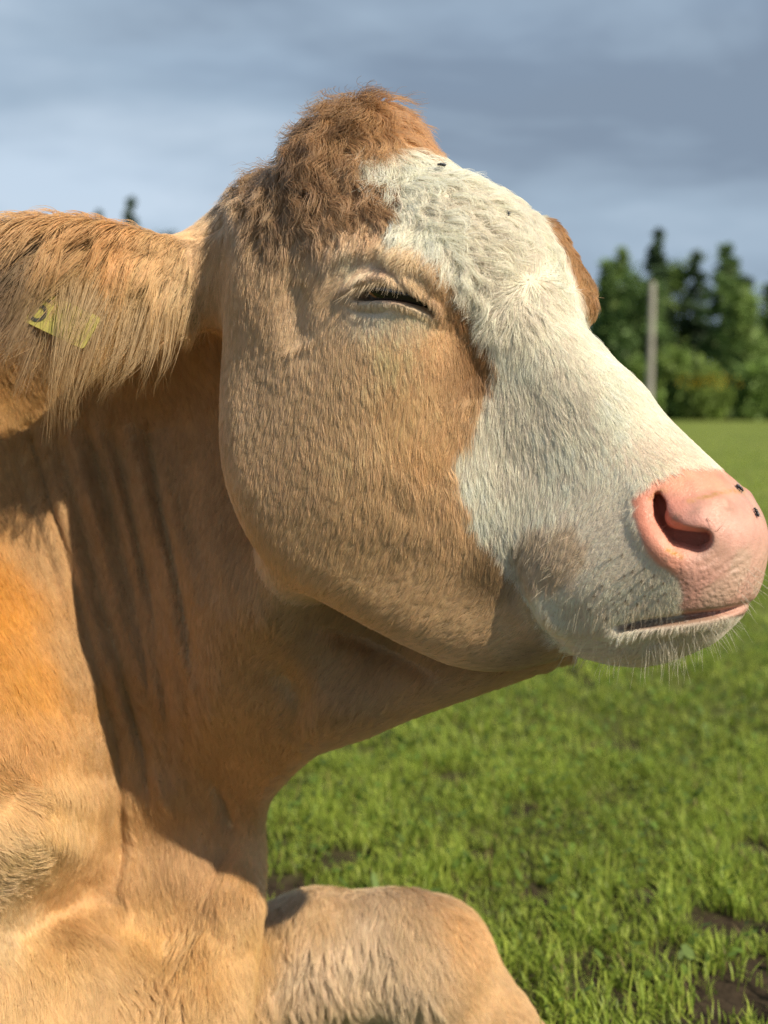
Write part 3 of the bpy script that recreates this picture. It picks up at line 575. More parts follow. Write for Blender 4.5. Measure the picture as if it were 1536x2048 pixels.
def stain(line, wpx, col, amt):
    global skin
    d, _, _ = polydist(cpx+n1*3, cpy+noise3(V*300, 31)*3, catmull(line, 5), False)
    a = amt*np.exp(-(d/wpx)**2)*(.35+.65*sstep(-.35, .45, noise3(V*420, 33)))*cnose
    skin = skin*(1-a[:, None])+np.array(col)*a[:, None]
stain([(1376,1002),(1410,994),(1440,986),(1476,982),(1500,992)], 4, (.46, .25, .08), .85)
stain([(1300,998),(1312,985),(1330,980)], 4, (.48, .26, .08), .6)
stain([(1336,1100),(1350,1106),(1362,1114)], 5, (.50, .24, .03), .95)
for x, y, r in ((1379,968,5),(1353,988,5),(1334,1117,5),(1352,1034,9),(1392,1020,12),(1455,1015,14)): stain([(x-3, y), (x, y+1), (x+4, y)], r, (.26, .17, .12), .6)
def attr_node(nt, name):
    a = nt.nodes.new('ShaderNodeAttribute'); a.attribute_name = name; return a
def skin_mat(name, sss):
    m = bpy.data.materials.new(name); m.use_nodes = True; nt = m.node_tree; N = nt.nodes; K = nt.links; b = N['Principled BSDF']
    a = attr_node(nt, 'skin'); K.new(a.outputs['Color'], b.inputs['Base Color'])
    nz = attr_node(nt, 'nose')
    mr = N.new('ShaderNodeMapRange'); mr.inputs['To Min'].default_value = .75; mr.inputs['To Max'].default_value = .42; K.new(nz.outputs['Fac'], mr.inputs['Value']); K.new(mr.outputs[0], b.inputs['Roughness'])
    b.inputs['Subsurface Weight'].default_value = sss; b.inputs['Subsurface Radius'].default_value = (.006, .002, .0012); b.inputs['Subsurface Scale'].default_value = 1.0
    g = N.new('ShaderNodeNewGeometry')
    v = N.new('ShaderNodeTexVoronoi'); v.inputs['Scale'].default_value = 270; v.feature = 'SMOOTH_F1'; K.new(g.outputs['Position'], v.inputs['Vector'])
    n = N.new('ShaderNodeTexNoise'); n.inputs['Scale'].default_value = 600; n.inputs['Detail'].default_value = 4; K.new(g.outputs['Position'], n.inputs['Vector'])
    mx = N.new('ShaderNodeMath'); mx.operation = 'MULTIPLY'; K.new(v.outputs['Distance'], mx.inputs[0]); K.new(attr_node(nt, 'cobble').outputs['Fac'], mx.inputs[1])
    m2 = N.new('ShaderNodeMath'); m2.operation = 'MULTIPLY_ADD'; K.new(n.outputs['Fac'], m2.inputs[0]); m2.inputs[1].default_value = .30; K.new(mx.outputs[0], m2.inputs[2])
    v2 = N.new('ShaderNodeTexVoronoi'); v2.inputs['Scale'].default_value = 620; v2.feature = 'DISTANCE_TO_EDGE'; K.new(g.outputs['Position'], v2.inputs['Vector'])
    m3 = N.new('ShaderNodeMath'); m3.operation = 'MULTIPLY_ADD'; K.new(v2.outputs['Distance'], m3.inputs[0]); m3.inputs[1].default_value = .38; K.new(m2.outputs[0], m3.inputs[2]); m2 = m3
    rn = N.new('ShaderNodeTexNoise'); rn.inputs['Scale'].default_value = 55; rn.inputs['Detail'].default_value = 5; K.new(g.outputs['Position'], rn.inputs['Vector'])
    rr_ = N.new('ShaderNodeMapRange'); rr_.inputs['From Min'].default_value = .3; rr_.inputs['From Max'].default_value = .7; rr_.inputs['To Min'].default_value = .26; rr_.inputs['To Max'].default_value = .62; K.new(rn.outputs['Fac'], rr_.inputs['Value']); K.new(rr_.outputs[0], mr.inputs['To Max'])
    bp_ = N.new('ShaderNodeBump'); bp_.inputs['Strength'].default_value = .55; bp_.inputs['Distance'].default_value = .0024; K.new(m2.outputs[0], bp_.inputs['Height']); K.new(bp_.outputs[0], b.inputs['Normal'])
    return m
me = mesh_np('cow', V, T, skin_mat('hide', 0.0)); me.materials.append(skin_mat('nose_skin', .06))
me.polygons.foreach_set('material_index', (cnose[T].mean(1) > .3).astype(np.int32))
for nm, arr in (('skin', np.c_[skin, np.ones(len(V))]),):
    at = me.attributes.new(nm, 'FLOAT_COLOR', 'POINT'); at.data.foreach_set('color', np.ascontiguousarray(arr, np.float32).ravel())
cob = cnose*(.25+.75*sstep(1080, 1160, cpy))
for nm, arr in (('nose', np.clip(cnose+lipm, 0, 1)), ('cobble', cob)):
    at = me.attributes.new(nm, 'FLOAT', 'POINT'); at.data.foreach_set('value', np.ascontiguousarray(arr, np.float32))
cow = link('cow', me, label='tan and white cow lying on the grass, head turned in profile, eyes nearly shut', category='cow')
print('skin', time.time()-T0)

def hair_mat(name, rough=.38, tint=(1, 1, 1)):
    m = bpy.data.materials.new(name); m.use_nodes = True; nt = m.node_tree; N = nt.nodes; K = nt.links; N.clear()
    o = N.new('ShaderNodeOutputMaterial'); a = attr_node(nt, 'hcol')
    h = N.new('ShaderNodeBsdfHairPrincipled'); h.model = 'CHIANG'; h.parametrization = 'COLOR'
    h.inputs['Roughness'].default_value = rough; h.inputs['Radial Roughness'].default_value = .45; h.inputs['Coat'].default_value = 0.0
    K.new(a.outputs['Color'], h.inputs['Color'])
    d = N.new('ShaderNodeBsdfDiffuse'); K.new(a.outputs['Color'], d.inputs['Color'])
    x = N.new('ShaderNodeMixShader'); x.inputs[0].default_value = .45
    K.new(d.outputs[0], x.inputs[1]); K.new(h.outputs[0], x.inputs[2]); K.new(x.outputs[0], o.inputs['Surface'])
    return m
HAIR = hair_mat('coat_hair')
def curves_obj(name, pts, rad, col, parent, mat, **props):
    """pts (n,k,3), rad (n,k), col (n,3)"""
    n, k = pts.shape[:2]; hc = bpy.data.hair_curves.new(name); hc.add_curves([k]*n)
    hc.attributes['position'].data.foreach_set('vector', np.ascontiguousarray(pts, np.float32).ravel())
    r = hc.attributes.get('radius') or hc.attributes.new('radius', 'FLOAT', 'POINT'); r.data.foreach_set('value', np.ascontiguousarray(rad, np.float32).ravel())
    c = hc.attributes.new('hcol', 'FLOAT_COLOR', 'CURVE'); c.data.foreach_set('color', np.ascontiguousarray(np.c_[col, np.ones(n)], np.float32).ravel())
    hc.materials.append(mat)
    return link(name, hc, parent, **props)
def sample(tri, dens):
    a, b, c = V[T[tri, 0]], V[T[tri, 1]], V[T[tri, 2]]
    ar = .5*np.linalg.norm(np.cross(b-a, c-a), axis=1)*dens
    n = rng.poisson(ar); i = np.repeat(np.arange(len(tri)), n); r1 = np.sqrt(rng.random(len(i))); r2 = rng.random(len(i))
    w = np.stack([1-r1, r1*(1-r2), r1*r2], 1)[..., None]; t = T[tri[i]]
    p = (V[t]*w).sum(1); nn = (NRM[t]*w).sum(1); nn /= np.linalg.norm(nn, axis=1)[:, None]
    return p, nn
def clump_of(p, s, seed):
    """nearest jittered-lattice centre of each point"""
    g = p/s; f = np.floor(g).astype(np.int64); best = np.full(len(p), 9.); cen = np.zeros_like(p); idh = np.zeros(len(p))
    for i in (-1, 0, 1):
        for j in (-1, 0, 1):
            for k in (-1, 0, 1):
                a, b, c = f[:, 0]+i, f[:, 1]+j, f[:, 2]+k
                q = np.stack([a+hash3(a, b, c, seed), b+hash3(a, b, c, seed+1), c+hash3(a, b, c, seed+2)], -1)
                d = ((q-g)**2).sum(1); m = d < best; best[m] = d[m]; cen[m] = q[m]*s; idh[m] = hash3(a, b, c, seed+3)[m]
    return cen, idh
def grow(p, nn, k, csize, width, seed=0, lock=0.0, lenmul=1.0, grav=0.0):
    """hair strands from roots p with normals nn"""
    px, py, z, head, ear, col, nose = coat(p)
    G = np.where(head[:, None], tget(TH_G, px, py), tget(TB_G, px, py)); G = np.where(ear[:, None], tget(TE_G, px, py), G)
    dx, dy, ln, lift, clump, curl = G.T
    u, v, l = to_head(p); far = head & (l < 0)
    ax_ = proj(p)[0]; fb = far & (l < -.035) & (ax_ > 1040); ln = np.where(fb, np.minimum(ln, 10), ln); lift = np.where(fb, .12, lift); curl = np.where(fb, 0, curl); clump = np.where(fb, .4, clump)
    t = RGT*dx[:, None]-UPV*dy[:, None]
    t = t-FWD*(.75*np.clip(nn[:, 2], 0, 1)*np.where(head, .35, 1.0))[:, None]
    tm = t-2*(t @ EL)[:, None]*EL; t = np.where(far[:, None], tm, t)
    # towards the viewer the stroke also carries the fall of the surface
    t = t-nn*(t*nn).sum(1)[:, None]; t /= np.maximum(np.linalg.norm(t, axis=1), .05)[:, None]
    b = np.cross(nn, t)
    cen, idh = clump_of(p, csize, seed+10); cen2, idh2 = clump_of(p, csize*3.1, seed+50)
    ang = (idh-.5)*(.75-.15*lock)+(idh2-.5)*(.6+.1*lock)+rng.normal(0, .13*(1-.5*lock), len(p))
    ang *= np.clip(.35+clump, .3, 1.2)
    t = t*np.cos(ang)[:, None]+b*np.sin(ang)[:, None]; b = np.cross(nn, t)
    L = ln*.001*lenmul*(.58+.36*idh+.45*rng.random(len(p)))
    lf = lift*(.6+.8*idh2+lock*(idh-.4)*1.4)+rng.normal(0, .06, len(p)); lf = np.maximum(lf, .13+.05*idh)
    pos = np.empty((len(p), k, 3)); pos[:, 0] = p-nn*.0002; cur = pos[:, 0].copy()
    ph = idh*40+idh2*9; ph2 = ph+rng.normal(0, .35, len(p)); wl = (.011+.012*idh)*(1+.7*lock)
    for i in range(1, k):
        s = (i-.5)/(k-1); a = lf*(1.35-1.5*s)
        d = t*np.cos(a)[:, None]+nn*np.sin(a)[:, None]
        arc = s*L/wl*6.283
        d = d+b*(curl*(.62+.05*lock)*np.sin(arc+ph2)*(L > .012))[:, None]+nn*(curl*.30*np.cos(arc+ph2))[:, None]
        d[:, 2] -= grav*s
        d /= np.linalg.norm(d, axis=1)[:, None]
        cur = cur+d*(L/(k-1))[:, None]; pos[:, i] = cur
    pull = cen-p; pull -= nn*(pull*nn).sum(1)[:, None]
    for i in range(1, k):
        s = i/(k-1); pos[:, i] += pull*(np.clip(clump*(1.05+.15*lock), 0, .95)*s**(1.4-.75*lock))[:, None]
    prof = np.array([1.0-.75*(i/(k-1))**1.7 for i in range(k)])
    rad = width*(.8+.4*rng.random(len(p)))[:, None]*prof
    col = col*(.80+.28*idh+.20*rng.random(len(p)))[:, None]*(1+rng.normal(0, .03, (len(p), 3)))  # tone per clump paints in the shading of locks; per-hair tone is random
    return pos, rad, np.clip(col, .012, .93), ln, px, py, head, ear
if True:
    TC = V[T].mean(1); tpx, tpy, tz = proj(TC); tn = NRM[T].mean(1)
    view = TC-CAM; view /= np.linalg.norm(view, axis=1)[:, None]; facing = -(tn*view).sum(1)
    npx, npy, _, thead = near_pix(TC); tear = cear[T].mean(1) > .5
    Gl = np.where(thead[:, None], tget(TH_G, npx, npy), tget(TB_G, npx, npy)); Gl = np.where(tear[:, None], tget(TE_G, npx, npy), Gl)[:, 2]
    inf = (tpx > -60) & (tpx < 1640) & (tpy > 60) & (tpy < 2140)
    dens = np.where(inf, 1.0, .06)*np.clip((facing+.45)/.35, .05, 1.0)
    dens *= (1-np.clip(cnose[T].mean(1)*1.3, 0, 1))*(1-np.clip(lid[T].mean(1)*1.2, 0, 1))*(1-np.clip(lipm[T].mean(1)*1.1, 0, 1))
    inneye = (np.abs(npx-790) < 80) & (np.abs(npy-588) < 50); wsurf = HF.get(H_W, HF.idx(*to_head(TC)[:2]))
    d_, _, in_ = polydist(npx, npy, np.array(eye_poly, float)); dens[thead & (np.where(in_, -d_, d_) < 4)] = 0
    short = Gl < 7.0; mid = (Gl >= 7) & (Gl < 22); lng = Gl >= 22
    hlng = lng & ~tear; twhite = ccol[T].mean(1)[:, 2] > .38
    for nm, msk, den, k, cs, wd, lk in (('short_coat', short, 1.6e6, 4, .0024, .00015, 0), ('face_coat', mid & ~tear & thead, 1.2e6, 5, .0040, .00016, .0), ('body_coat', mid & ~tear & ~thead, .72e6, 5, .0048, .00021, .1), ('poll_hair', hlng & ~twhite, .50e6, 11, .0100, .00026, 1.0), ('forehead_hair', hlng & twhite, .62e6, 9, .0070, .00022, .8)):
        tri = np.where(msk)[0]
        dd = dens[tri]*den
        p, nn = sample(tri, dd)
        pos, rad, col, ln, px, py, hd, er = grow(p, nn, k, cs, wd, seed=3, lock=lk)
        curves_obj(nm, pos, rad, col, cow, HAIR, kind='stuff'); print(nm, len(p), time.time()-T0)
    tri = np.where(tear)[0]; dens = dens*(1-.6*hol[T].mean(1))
    p, nn = sample(tri, dens[tri]*.36e6)
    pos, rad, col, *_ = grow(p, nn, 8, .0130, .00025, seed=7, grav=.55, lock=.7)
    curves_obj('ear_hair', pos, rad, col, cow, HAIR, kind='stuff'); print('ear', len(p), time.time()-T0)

# ------------------------------------------------------------------ eyes, lashes, whiskers, hanging ear locks
def trace_c(pts):
    q = trace(pts, f_cow); g = grad(q); g = np.nan_to_num(g); q = np.nan_to_num(q, nan=9.0, posinf=9.0, neginf=9.0); g /= np.maximum(np.linalg.norm(g, axis=1), 1e-9)[:, None]; return q, g
def uv_sphere(c, r, nu=24, nv=16, sc=(1, 1, 1)):
    th = np.linspace(0, np.pi, nv+1); ph = np.linspace(0, 2*np.pi, nu, endpoint=False)
    v = [np.array([[0, 0, 1.]])]+[np.stack([np.sin(t)*np.cos(ph), np.sin(t)*np.sin(ph), np.full(nu, np.cos(t))], 1) for t in th[1:-1]]+[np.array([[0, 0, -1.]])]
    v = np.concatenate(v)*np.array(sc)*r+c; f = []
    for j in range(nu): f.append((0, 1+j, 1+(j+1) % nu))
    for i in range(nv-2):
        for j in range(nu):
            a = 1+i*nu+j; b = 1+i*nu+(j+1) % nu; f += [(a, a+nu, b), (b, a+nu, b+nu)]
    k = len(v)-1; o = 1+(nv-2)*nu
    for j in range(nu): f.append((o+j, k, o+(j+1) % nu))
    return v, np.array(f)
if True:
    eyem = mat_simple('eye_dark', (.012, .008, .006), .08); eyem.node_tree.nodes['Principled BSDF'].inputs['Coat Weight'].default_value = .6
    q, g = trace_c([(782., 545.), (790., 630.), (690., 610.), (885., 620.)]); gn = g.mean(0); gn /= np.linalg.norm(gn)
    rim, _ = trace_c([(782., 552.), (790., 614.)]); c = np.array(to_head(rim.mean(0)-gn*.0245))
    vv, f = uv_sphere(np.zeros(3), .020, 32, 20, (1.70, .95, 1.0)); ca, sa = math.cos(-.30), math.sin(-.30)
    vv = np.stack([vv[:, 0]*ca-vv[:, 1]*sa, vv[:, 0]*sa+vv[:, 1]*ca, vv[:, 2]], -1)
    for sgn in (1, -1):
        link('eyeball', mesh_np('eyeball', from_head(c[0]+vv[:, 0], c[1]+vv[:, 1], sgn*(c[2]+vv[:, 2]-.22*vv[:, 0])), f, eyem), cow)
    WH = hair_mat('whisker')
    def strands(roots, dirs, lens, bend, k=7, jit=.12):
        n = len(roots); pos = np.empty((n, k, 3)); cur = roots.copy(); pos[:, 0] = cur
        d = dirs+rng.normal(0, jit, dirs.shape); d /= np.linalg.norm(d, axis=1)[:, None]
        for i in range(1, k):
            d = d+bend/(k-1); d /= np.linalg.norm(d, axis=1)[:, None]; cur = cur+d*(lens/(k-1))[:, None]; pos[:, i] = cur
        return pos
    tap = np.array([1-.8*(i/6)**1.5 for i in range(7)])
    # lashes
    t = rng.random(70); lp = catmull([(698,590),(712,577),(735,568),(760,563),(785,565),(806,576)], 12)
    ii = (t*(len(lp)-1)).astype(int); q, g = trace_c(lp[ii]+rng.normal(0, 1.0, (70, 2))-np.array([0, 3]))
    fan = np.stack([-.75+.9*t, .75-.15*np.abs(t-.5)], 1)
    dv = RGT*fan[:, :1]-UPV*fan[:, 1:]*1.0-FWD*.75
    pos = strands(q, dv, rng.uniform(.010, .021, 70), np.array([-.15, .25, -.15]))
    curves_obj('eyelashes', pos, .00016*tap*np.ones((70, 1)), np.tile((.62, .47, .29), (70, 1))*rng.uniform(.6, 1.2, (70, 1)), cow, WH, kind='stuff')
    # whiskers of chin and lips, dark follicle tufts on the upper lip
    R_, D_, L_, C_, W_ = [], [], [], [], []
    def wh(n, xr, yr, dirpx, lr, colr, tow=.35, w=.00013):
        pts = np.stack([rng.uniform(*xr, n), rng.uniform(*yr, n)], 1); q, g = trace_c(pts); ok = np.linalg.norm(q-CAM, axis=1) < 1.4
        q, g = q[ok], g[ok]; m = len(q)
        if not m: return
        d = RGT*dirpx[0]-UPV*dirpx[1]; d = np.tile(d, (m, 1))+g*tow+rng.normal(0, .18, (m, 3))
        R_.append(q); D_.append(d); L_.append(rng.uniform(*lr, m)); C_.append(np.tile(colr, (m, 1))*rng.uniform(.7, 1.1, (m, 1))); W_.append(np.full(m, w))
    wt = (.78, .70, .55)
    wh(60, (1200, 1400), (1285, 1322), (-.15, 1), (.014, .030), wt)
    wh(40, (1300, 1440), (1262, 1300), (.25, 1), (.014, .028), wt)
    wh(34, (1400, 1480), (1230, 1275), (.6, .7), (.012, .026), wt)
    wh(26, (1470, 1515), (1130, 1225), (.8, .5), (.010, .022), wt)
    wh(24, (1130, 1220), (1275, 1312), (-.5, .8), (.012, .026), wt)
    wh(50, (1120, 1360), (1205, 1245), (-.15, 1), (.009, .020), (.68, .56, .38))
    wh(36, (1060, 1300), (1040, 1200), (-.5, .5), (.008, .018), (.74, .64, .46))
    wh(14, (1130, 1280), (960, 1060), (-.3, .3), (.010, .018), (.80, .72, .56))
    fol = [(1290,1135),(1266,1142),(1250,1150),(1284,1160),(1305,1172),(1328,1165),(1262,1178),(1240,1185),(1290,1190),(1316,1198),(1275,1206),(1252,1200),(1228,1205),(1236,1222),(1262,1226),(1296,1218),(1180,1216),(1205,1170),(1222,1115),(1247,1108),(1308,1150),(1214,1236),(1190,1190),(1330,1186)]
    fpt = np.repeat(np.array(fol, float), 5, 0)+rng.uniform(-2, 2, (len(fol)*5, 2)); q, g = trace_c(fpt); m_ = len(q)
    R_.append(q); D_.append(np.tile(-RGT*.4-UPV*.6, (m_, 1))*.6+g*.8+rng.normal(0, .18, (m_, 3))); L_.append(rng.uniform(.0035, .0055, m_)); C_.append(np.tile((.05, .04, .03), (m_, 1))); W_.append(np.full(m_, .00024))
    hay, _ = trace_c([(1413., 1036.), (1434., 1062.), (1492., 1168.)]); R_.append(hay+np.array([0, -.0006, 0])); D_.append(np.array([[.9, -.3, -.35], [.35, -.5, .9], [.15, -.3, -.9]])); L_.append(np.array([.010, .008, .006])); C_.append(np.tile((.06, .04, .03), (3, 1))); W_.append(np.full(3, .0003))
    R_, D_, L_, C_, W_ = map(np.concatenate, (R_, D_, L_, C_, W_))
    pos = strands(R_, D_, L_, np.array([0, 0, -.25]))
    curves_obj('whiskers', pos, W_[:, None]*tap, C_, cow, WH, kind='stuff')
    # long locks hanging off the ear
    locks = [[(150,560),(128,640),(112,710),(98,770)],[(190,560),(160,660),(138,770),(128,850)],[(170,560),(140,660),(112,760),(100,880)],[(215,575),(185,680),(160,780),(150,830)],[(240,590),(205,680),(180,760),(172,800)],[(260,590),(235,690),(215,770),(200,810)],[(290,600),(265,690),(248,760),(238,790)],[(320,610),(302,700),(290,755),(284,790)],[(345,620),(335,700),(325,750),(318,780)],[(205,560),(165,640),(120,720),(90,780)],[(180,580),(150,700),(132,800),(138,870)],[(230,570),(180,650),(140,740),(118,820)],[(275,610),(240,700),(190,760),(172,790)],[(140,560),(120,680),(110,780),(120,840)],[(200,600),(165,720),(146,800),(150,840)],[(310,630),(270,720),(225,770),(205,800)]]
    PP, CC = [], []
    for lk in locks:
        n = int(rng.integers(16, 30)); lkv = catmull(lk, 3)
        lkv = lkv[np.linspace(0, len(lkv)-1, 9).astype(int)]
        q, _ = trace_c([lk[0]]); D0 = (q[0]-CAM) @ FWD
        base = rng.normal(0, 1, (n, 2))*np.array([13, 9]); ang = rng.normal(0, 1, n)
        for i in range(n):
            s = np.linspace(0, 1, 9); sp = base[i]*(1-.72*s)[:, None]+np.stack([ang[i]*9*s**2, 0*s], 1)+np.stack([np.sin(s*5+ang[i])*5*s, 0*s], 1)
            end = rng.uniform(.72, 1.06); a = np.interp(s*end, s, lkv[:, 0]); b = np.interp(s*end, s, lkv[:, 1])
            if end > 1: b = b+np.where(s*end > 1, (s*end-1)*300, 0)
            PP.append(P(a+sp[:, 0], b+sp[:, 1], D0-.006-.022*np.sin(np.pi*np.clip(s*.8, 0, 1))+ang[i]*.002)); CC.append(np.array((.50, .335, .165))*rng.uniform(.55, 1.15))
    PP = np.array(PP); rad = .00020*np.array([1-.75*(i/8)**1.6 for i in range(9)])*np.ones((len(PP), 1))
    curves_obj('ear_locks', PP, rad, np.array(CC), cow, HAIR, kind='stuff')
    print('details', time.time()-T0)
# ------------------------------------------------------------------ ear tag and flies
def box_bevel(w, h, t, bev, seg=4):
    """rounded plate in its own xy plane, thickness t"""
    o = []
    for cx, cy, a0 in ((w/2-bev, h/2-bev, 0), (-w/2+bev, h/2-bev, 90), (-w/2+bev, -h/2+bev, 180), (w/2-bev, -h/2+bev, 270)):
        for i in range(seg+1):
            a = math.radians(a0+90*i/seg); o.append((cx+bev*math.cos(a), cy+bev*math.sin(a)))
    n = len(o); v = [(x, y, t/2) for x, y in o]+[(x, y, -t/2) for x, y in o]
    f = [tuple(range(n)), tuple(range(2*n-1, n-1, -1))]+[(i, n+i, n+(i+1) % n, (i+1) % n) for i in range(n)]
    return v, f
def mesh_py(name, v, f, mat, smooth=False):
    me = bpy.data.meshes.new(name); me.from_pydata([tuple(map(float, q)) for q in v], [], f); me.update()
    if smooth: me.polygons.foreach_set('use_smooth', np.ones(len(me.polygons), bool))
    me.materials.append(mat); return me
def frame_from(xa, za):
    z = np.array(za)/np.linalg.norm(za); x = np.array(xa)-z*(np.array(xa) @ z); x /= np.linalg.norm(x); y = np.cross(z, x)
    return Matrix(((x[0], y[0], z[0], 0), (x[1], y[1], z[1], 0), (x[2], y[2], z[2], 0), (0, 0, 0, 1)))
def mat_noise(name, c1, c2, scale, rough=.6, bump=0.0, detail=4):
    m = bpy.data.materials.new(name); m.use_nodes = True; nt = m.node_tree; N = nt.nodes; K = nt.links; b = N['Principled BSDF']
    tc = N.new('ShaderNodeTexCoord'); n = N.new('ShaderNodeTexNoise'); n.inputs['Scale'].default_value = scale; n.inputs['Detail'].default_value = detail; K.new(tc.outputs['Object'], n.inputs['Vector'])
    r = N.new('ShaderNodeValToRGB'); r.color_ramp.elements[0].position = .35; r.color_ramp.elements[1].position = .65
    r.color_ramp.elements[0].color = (*c1, 1); r.color_ramp.elements[1].color = (*c2, 1); K.new(n.outputs['Fac'], r.inputs['Fac']); K.new(r.outputs[0], b.inputs['Base Color'])
    b.inputs['Roughness'].default_value = rough
    if bump:
        bb = N.new('ShaderNodeBump'); bb.inputs['Distance'].default_value = bump; bb.inputs['Strength'].default_value = .6; K.new(n.outputs['Fac'], bb.inputs['Height']); K.new(bb.outputs[0], b.inputs['Normal'])
    return m
if True:
    tagm = mat_noise('tag_yellow', (.26, .235, .045), (.36, .32, .07), 60, .55)
    inkm = mat_simple('tag_ink', (.025, .028, .02), .5)
    q, g = trace_c([(125., 630.)]); D0 = float((q[0]-CAM) @ FWD)-.018
    TAGC = P(122., 638., D0); xa = P(190., 667., D0-.004)-P(66., 612., D0+.004)
    M = frame_from(xa, -FWD+np.array([.1, 0, .25])); M.translation = Vector(TAGC)
    v, f = box_bevel(.068, .037, .0018, .0035)
    tag = link('ear_tag', mesh_py('ear_tag', v, f, tagm), label='yellow plastic tag with a black number in the hairy ear', category='ear tag'); tag.matrix_world = M
    v, f = uv_sphere(np.array([.018, .012, .0012]), .004, 14, 8, (1, 1, .5)); link('stud', mesh_np('stud', v, f, tagm), tag)
    # the printed 5, as a flat swept stroke
    five = catmull([(.0055, .011), (-.003, .011), (-.0042, .0015), (.0, .0035), (.0050, .0010), (.0058, -.0045), (.002, -.0095), (-.0035, -.0088)], 6)
    def ribbon(line, w):
        d = np.gradient(line, axis=0); d /= np.linalg.norm(d, axis=1)[:, None]; nr = np.stack([-d[:, 1], d[:, 0]], 1)
        a = line+nr*w/2; b = line-nr*w/2; n = len(line)
        v = [(x, y, 0) for x, y in a]+[(x, y, 0) for x, y in b]; f = [(i, i+1, n+i+1, n+i) for i in range(n-1)]; return v, f
    v, f = ribbon(np.concatenate([np.linspace((.0060, .0112), (-.0034, .0112), 4), np.linspace((-.0034, .0112), (-.0042, .0018), 4)[1:], catmull([(-.0042, .0018), (.0012, .0042), (.0056, .0005), (.0054, -.0055), (.0012, -.0092), (-.0042, -.0080)], 6)[1:]]), .0032)
    o = link('digit', mesh_py('digit', v, f, inkm), tag); o.location = (-.022, -.002, .0016); o.scale = (1.15, 1.15, 1)
    # flies
    fb = mat_noise('fly_body', (.008, .010, .012), (.03, .035, .04), 900, .25); fw = mat_simple('fly_wing', (.10, .10, .11), .2, **{'Alpha': .55})
    def fly(pix, head_px, s, label, off=0.0):
        q, g = trace_c([pix]); q, g = q[0]+g[0]*off, g[0]; xa = RGT*head_px[0]-UPV*head_px[1]
        M = frame_from(xa, g); M.translation = Vector(q+g*.0018*s)
        body = [uv_sphere(np.array([.0, 0, .0004]), .0016*s, 12, 8, (1.15, .95, .9)), uv_sphere(np.array([-.0030*s, 0, .0]), .0017*s, 12, 8, (1.45, 1.0, .85)), uv_sphere(np.array([.0024*s, 0, .0]), .0011*s, 12, 8, (.8, 1.25, 1.0))]
        vs_, fs_, o = [], [], 0
        for v, f in body: vs_.append(v); fs_.append(f+o); o += len(v)
        b = link('fly', mesh_np('fly', np.concatenate(vs_), np.concatenate(fs_), fb), label=label, category='fly', group='flies on the cow'); b.matrix_world = M
        for sg in (1, -1):
            a = np.linspace(0, 2*np.pi, 12, endpoint=False); w = np.stack([-.0032+.0034*np.cos(a), .0013*np.sin(a)+sg*.0015+.0003*sg*np.cos(a)*-2, .0013+0*a], 1)*s
            link('wing', mesh_py('wing', w, [tuple(range(12))], fw), b)
            for k in range(3):
                x0 = (.0010-.0010*k)*s; pts = np.array([(x0, sg*.0009*s, 0), (x0*1.6-.0003*k*s, sg*.0024*s, .0007*s), (x0*2.2-.0008*k*s, sg*.0034*s, -.0017*s)])
                V2, F2 = [], []
                for i in range(2):
                    d = pts[i+1]-pts[i]; d /= np.linalg.norm(d); u_ = np.cross(d, (0, 0, 1.)); u_ /= np.linalg.norm(u_); w_ = np.cross(d, u_)
                    for e in (0, 1):
                        for a2 in range(4): V2.append(pts[i+e]+.00017*s*(u_*math.cos(a2*1.571)+w_*math.sin(a2*1.571)))
                    o2 = i*8; F2 += [(o2+j, o2+(j+1) % 4, o2+4+(j+1) % 4, o2+4+j) for j in range(4)]
                link('leg', mesh_py('leg', V2, F2, fb), b)
    fly((1478., 980.), (.9, .3), 1.0, 'fly on top edge of the pink nose')
    fly((1508., 1024.), (.15, -.95), 1.0, 'fly on the front of the pink nose, lower of the two')
    fly((878., 348.), (-.9, .3), .95, 'fly on the white hair just below the brown forelock', .007)
    fly((1008., 440.), (-.3, .9), .6, 'tiny fly on the white forehead midway to the far brow', .006)

# ------------------------------------------------------------------ ground, grass
def gnd(px, py):
    r = ray(np.float64(px), np.float64(py)); t = -CAMZ/r[2]; return CAM+t*r
SOIL = [(1500,1985,.055,.035),(1535,1935,.05,.03),(1430,1835,.05,.03),(1490,1850,.05,.025),(1340,1900,.03,.02),(560,1765,.09,.03),(1300,1790,.03,.018),(1180,1960,.03,.02),(960,1700,.03,.02),(700,1700,.05,.02),(1500,1690,.04,.025),(1080,1780,.03,.02),(1250,1990,.03,.02)]
SP = [(gnd(x, y)[0], gnd(x, y)[1], a, b) for x, y, a, b in SOIL]
def zground(x, y):
    p = np.stack([x*2.2, y*2.2, 0*x], -1); p2 = np.stack([x*9, y*9, 0*x], -1)
    near = np.exp(-np.maximum(y-6, 0)/6)
    return (.010*noise3(p, 41)+.006*noise3(p2, 42)-.010)*near
def soilness(x, y):
    s = np.zeros_like(x)
    w = noise3(np.stack([x*22, y*22, 0*x], -1), 43)*.35
    for a, b, rx, ry in SP: s = np.maximum(s, sstep(1.25, .55, np.hypot((x-a)/rx, (y-b)/(ry*2.2))+w))
    n = noise3(np.stack([x*7, y*5, 0*x], -1), 44); s = np.maximum(s, .7*sstep(.62, .85, n)); return s
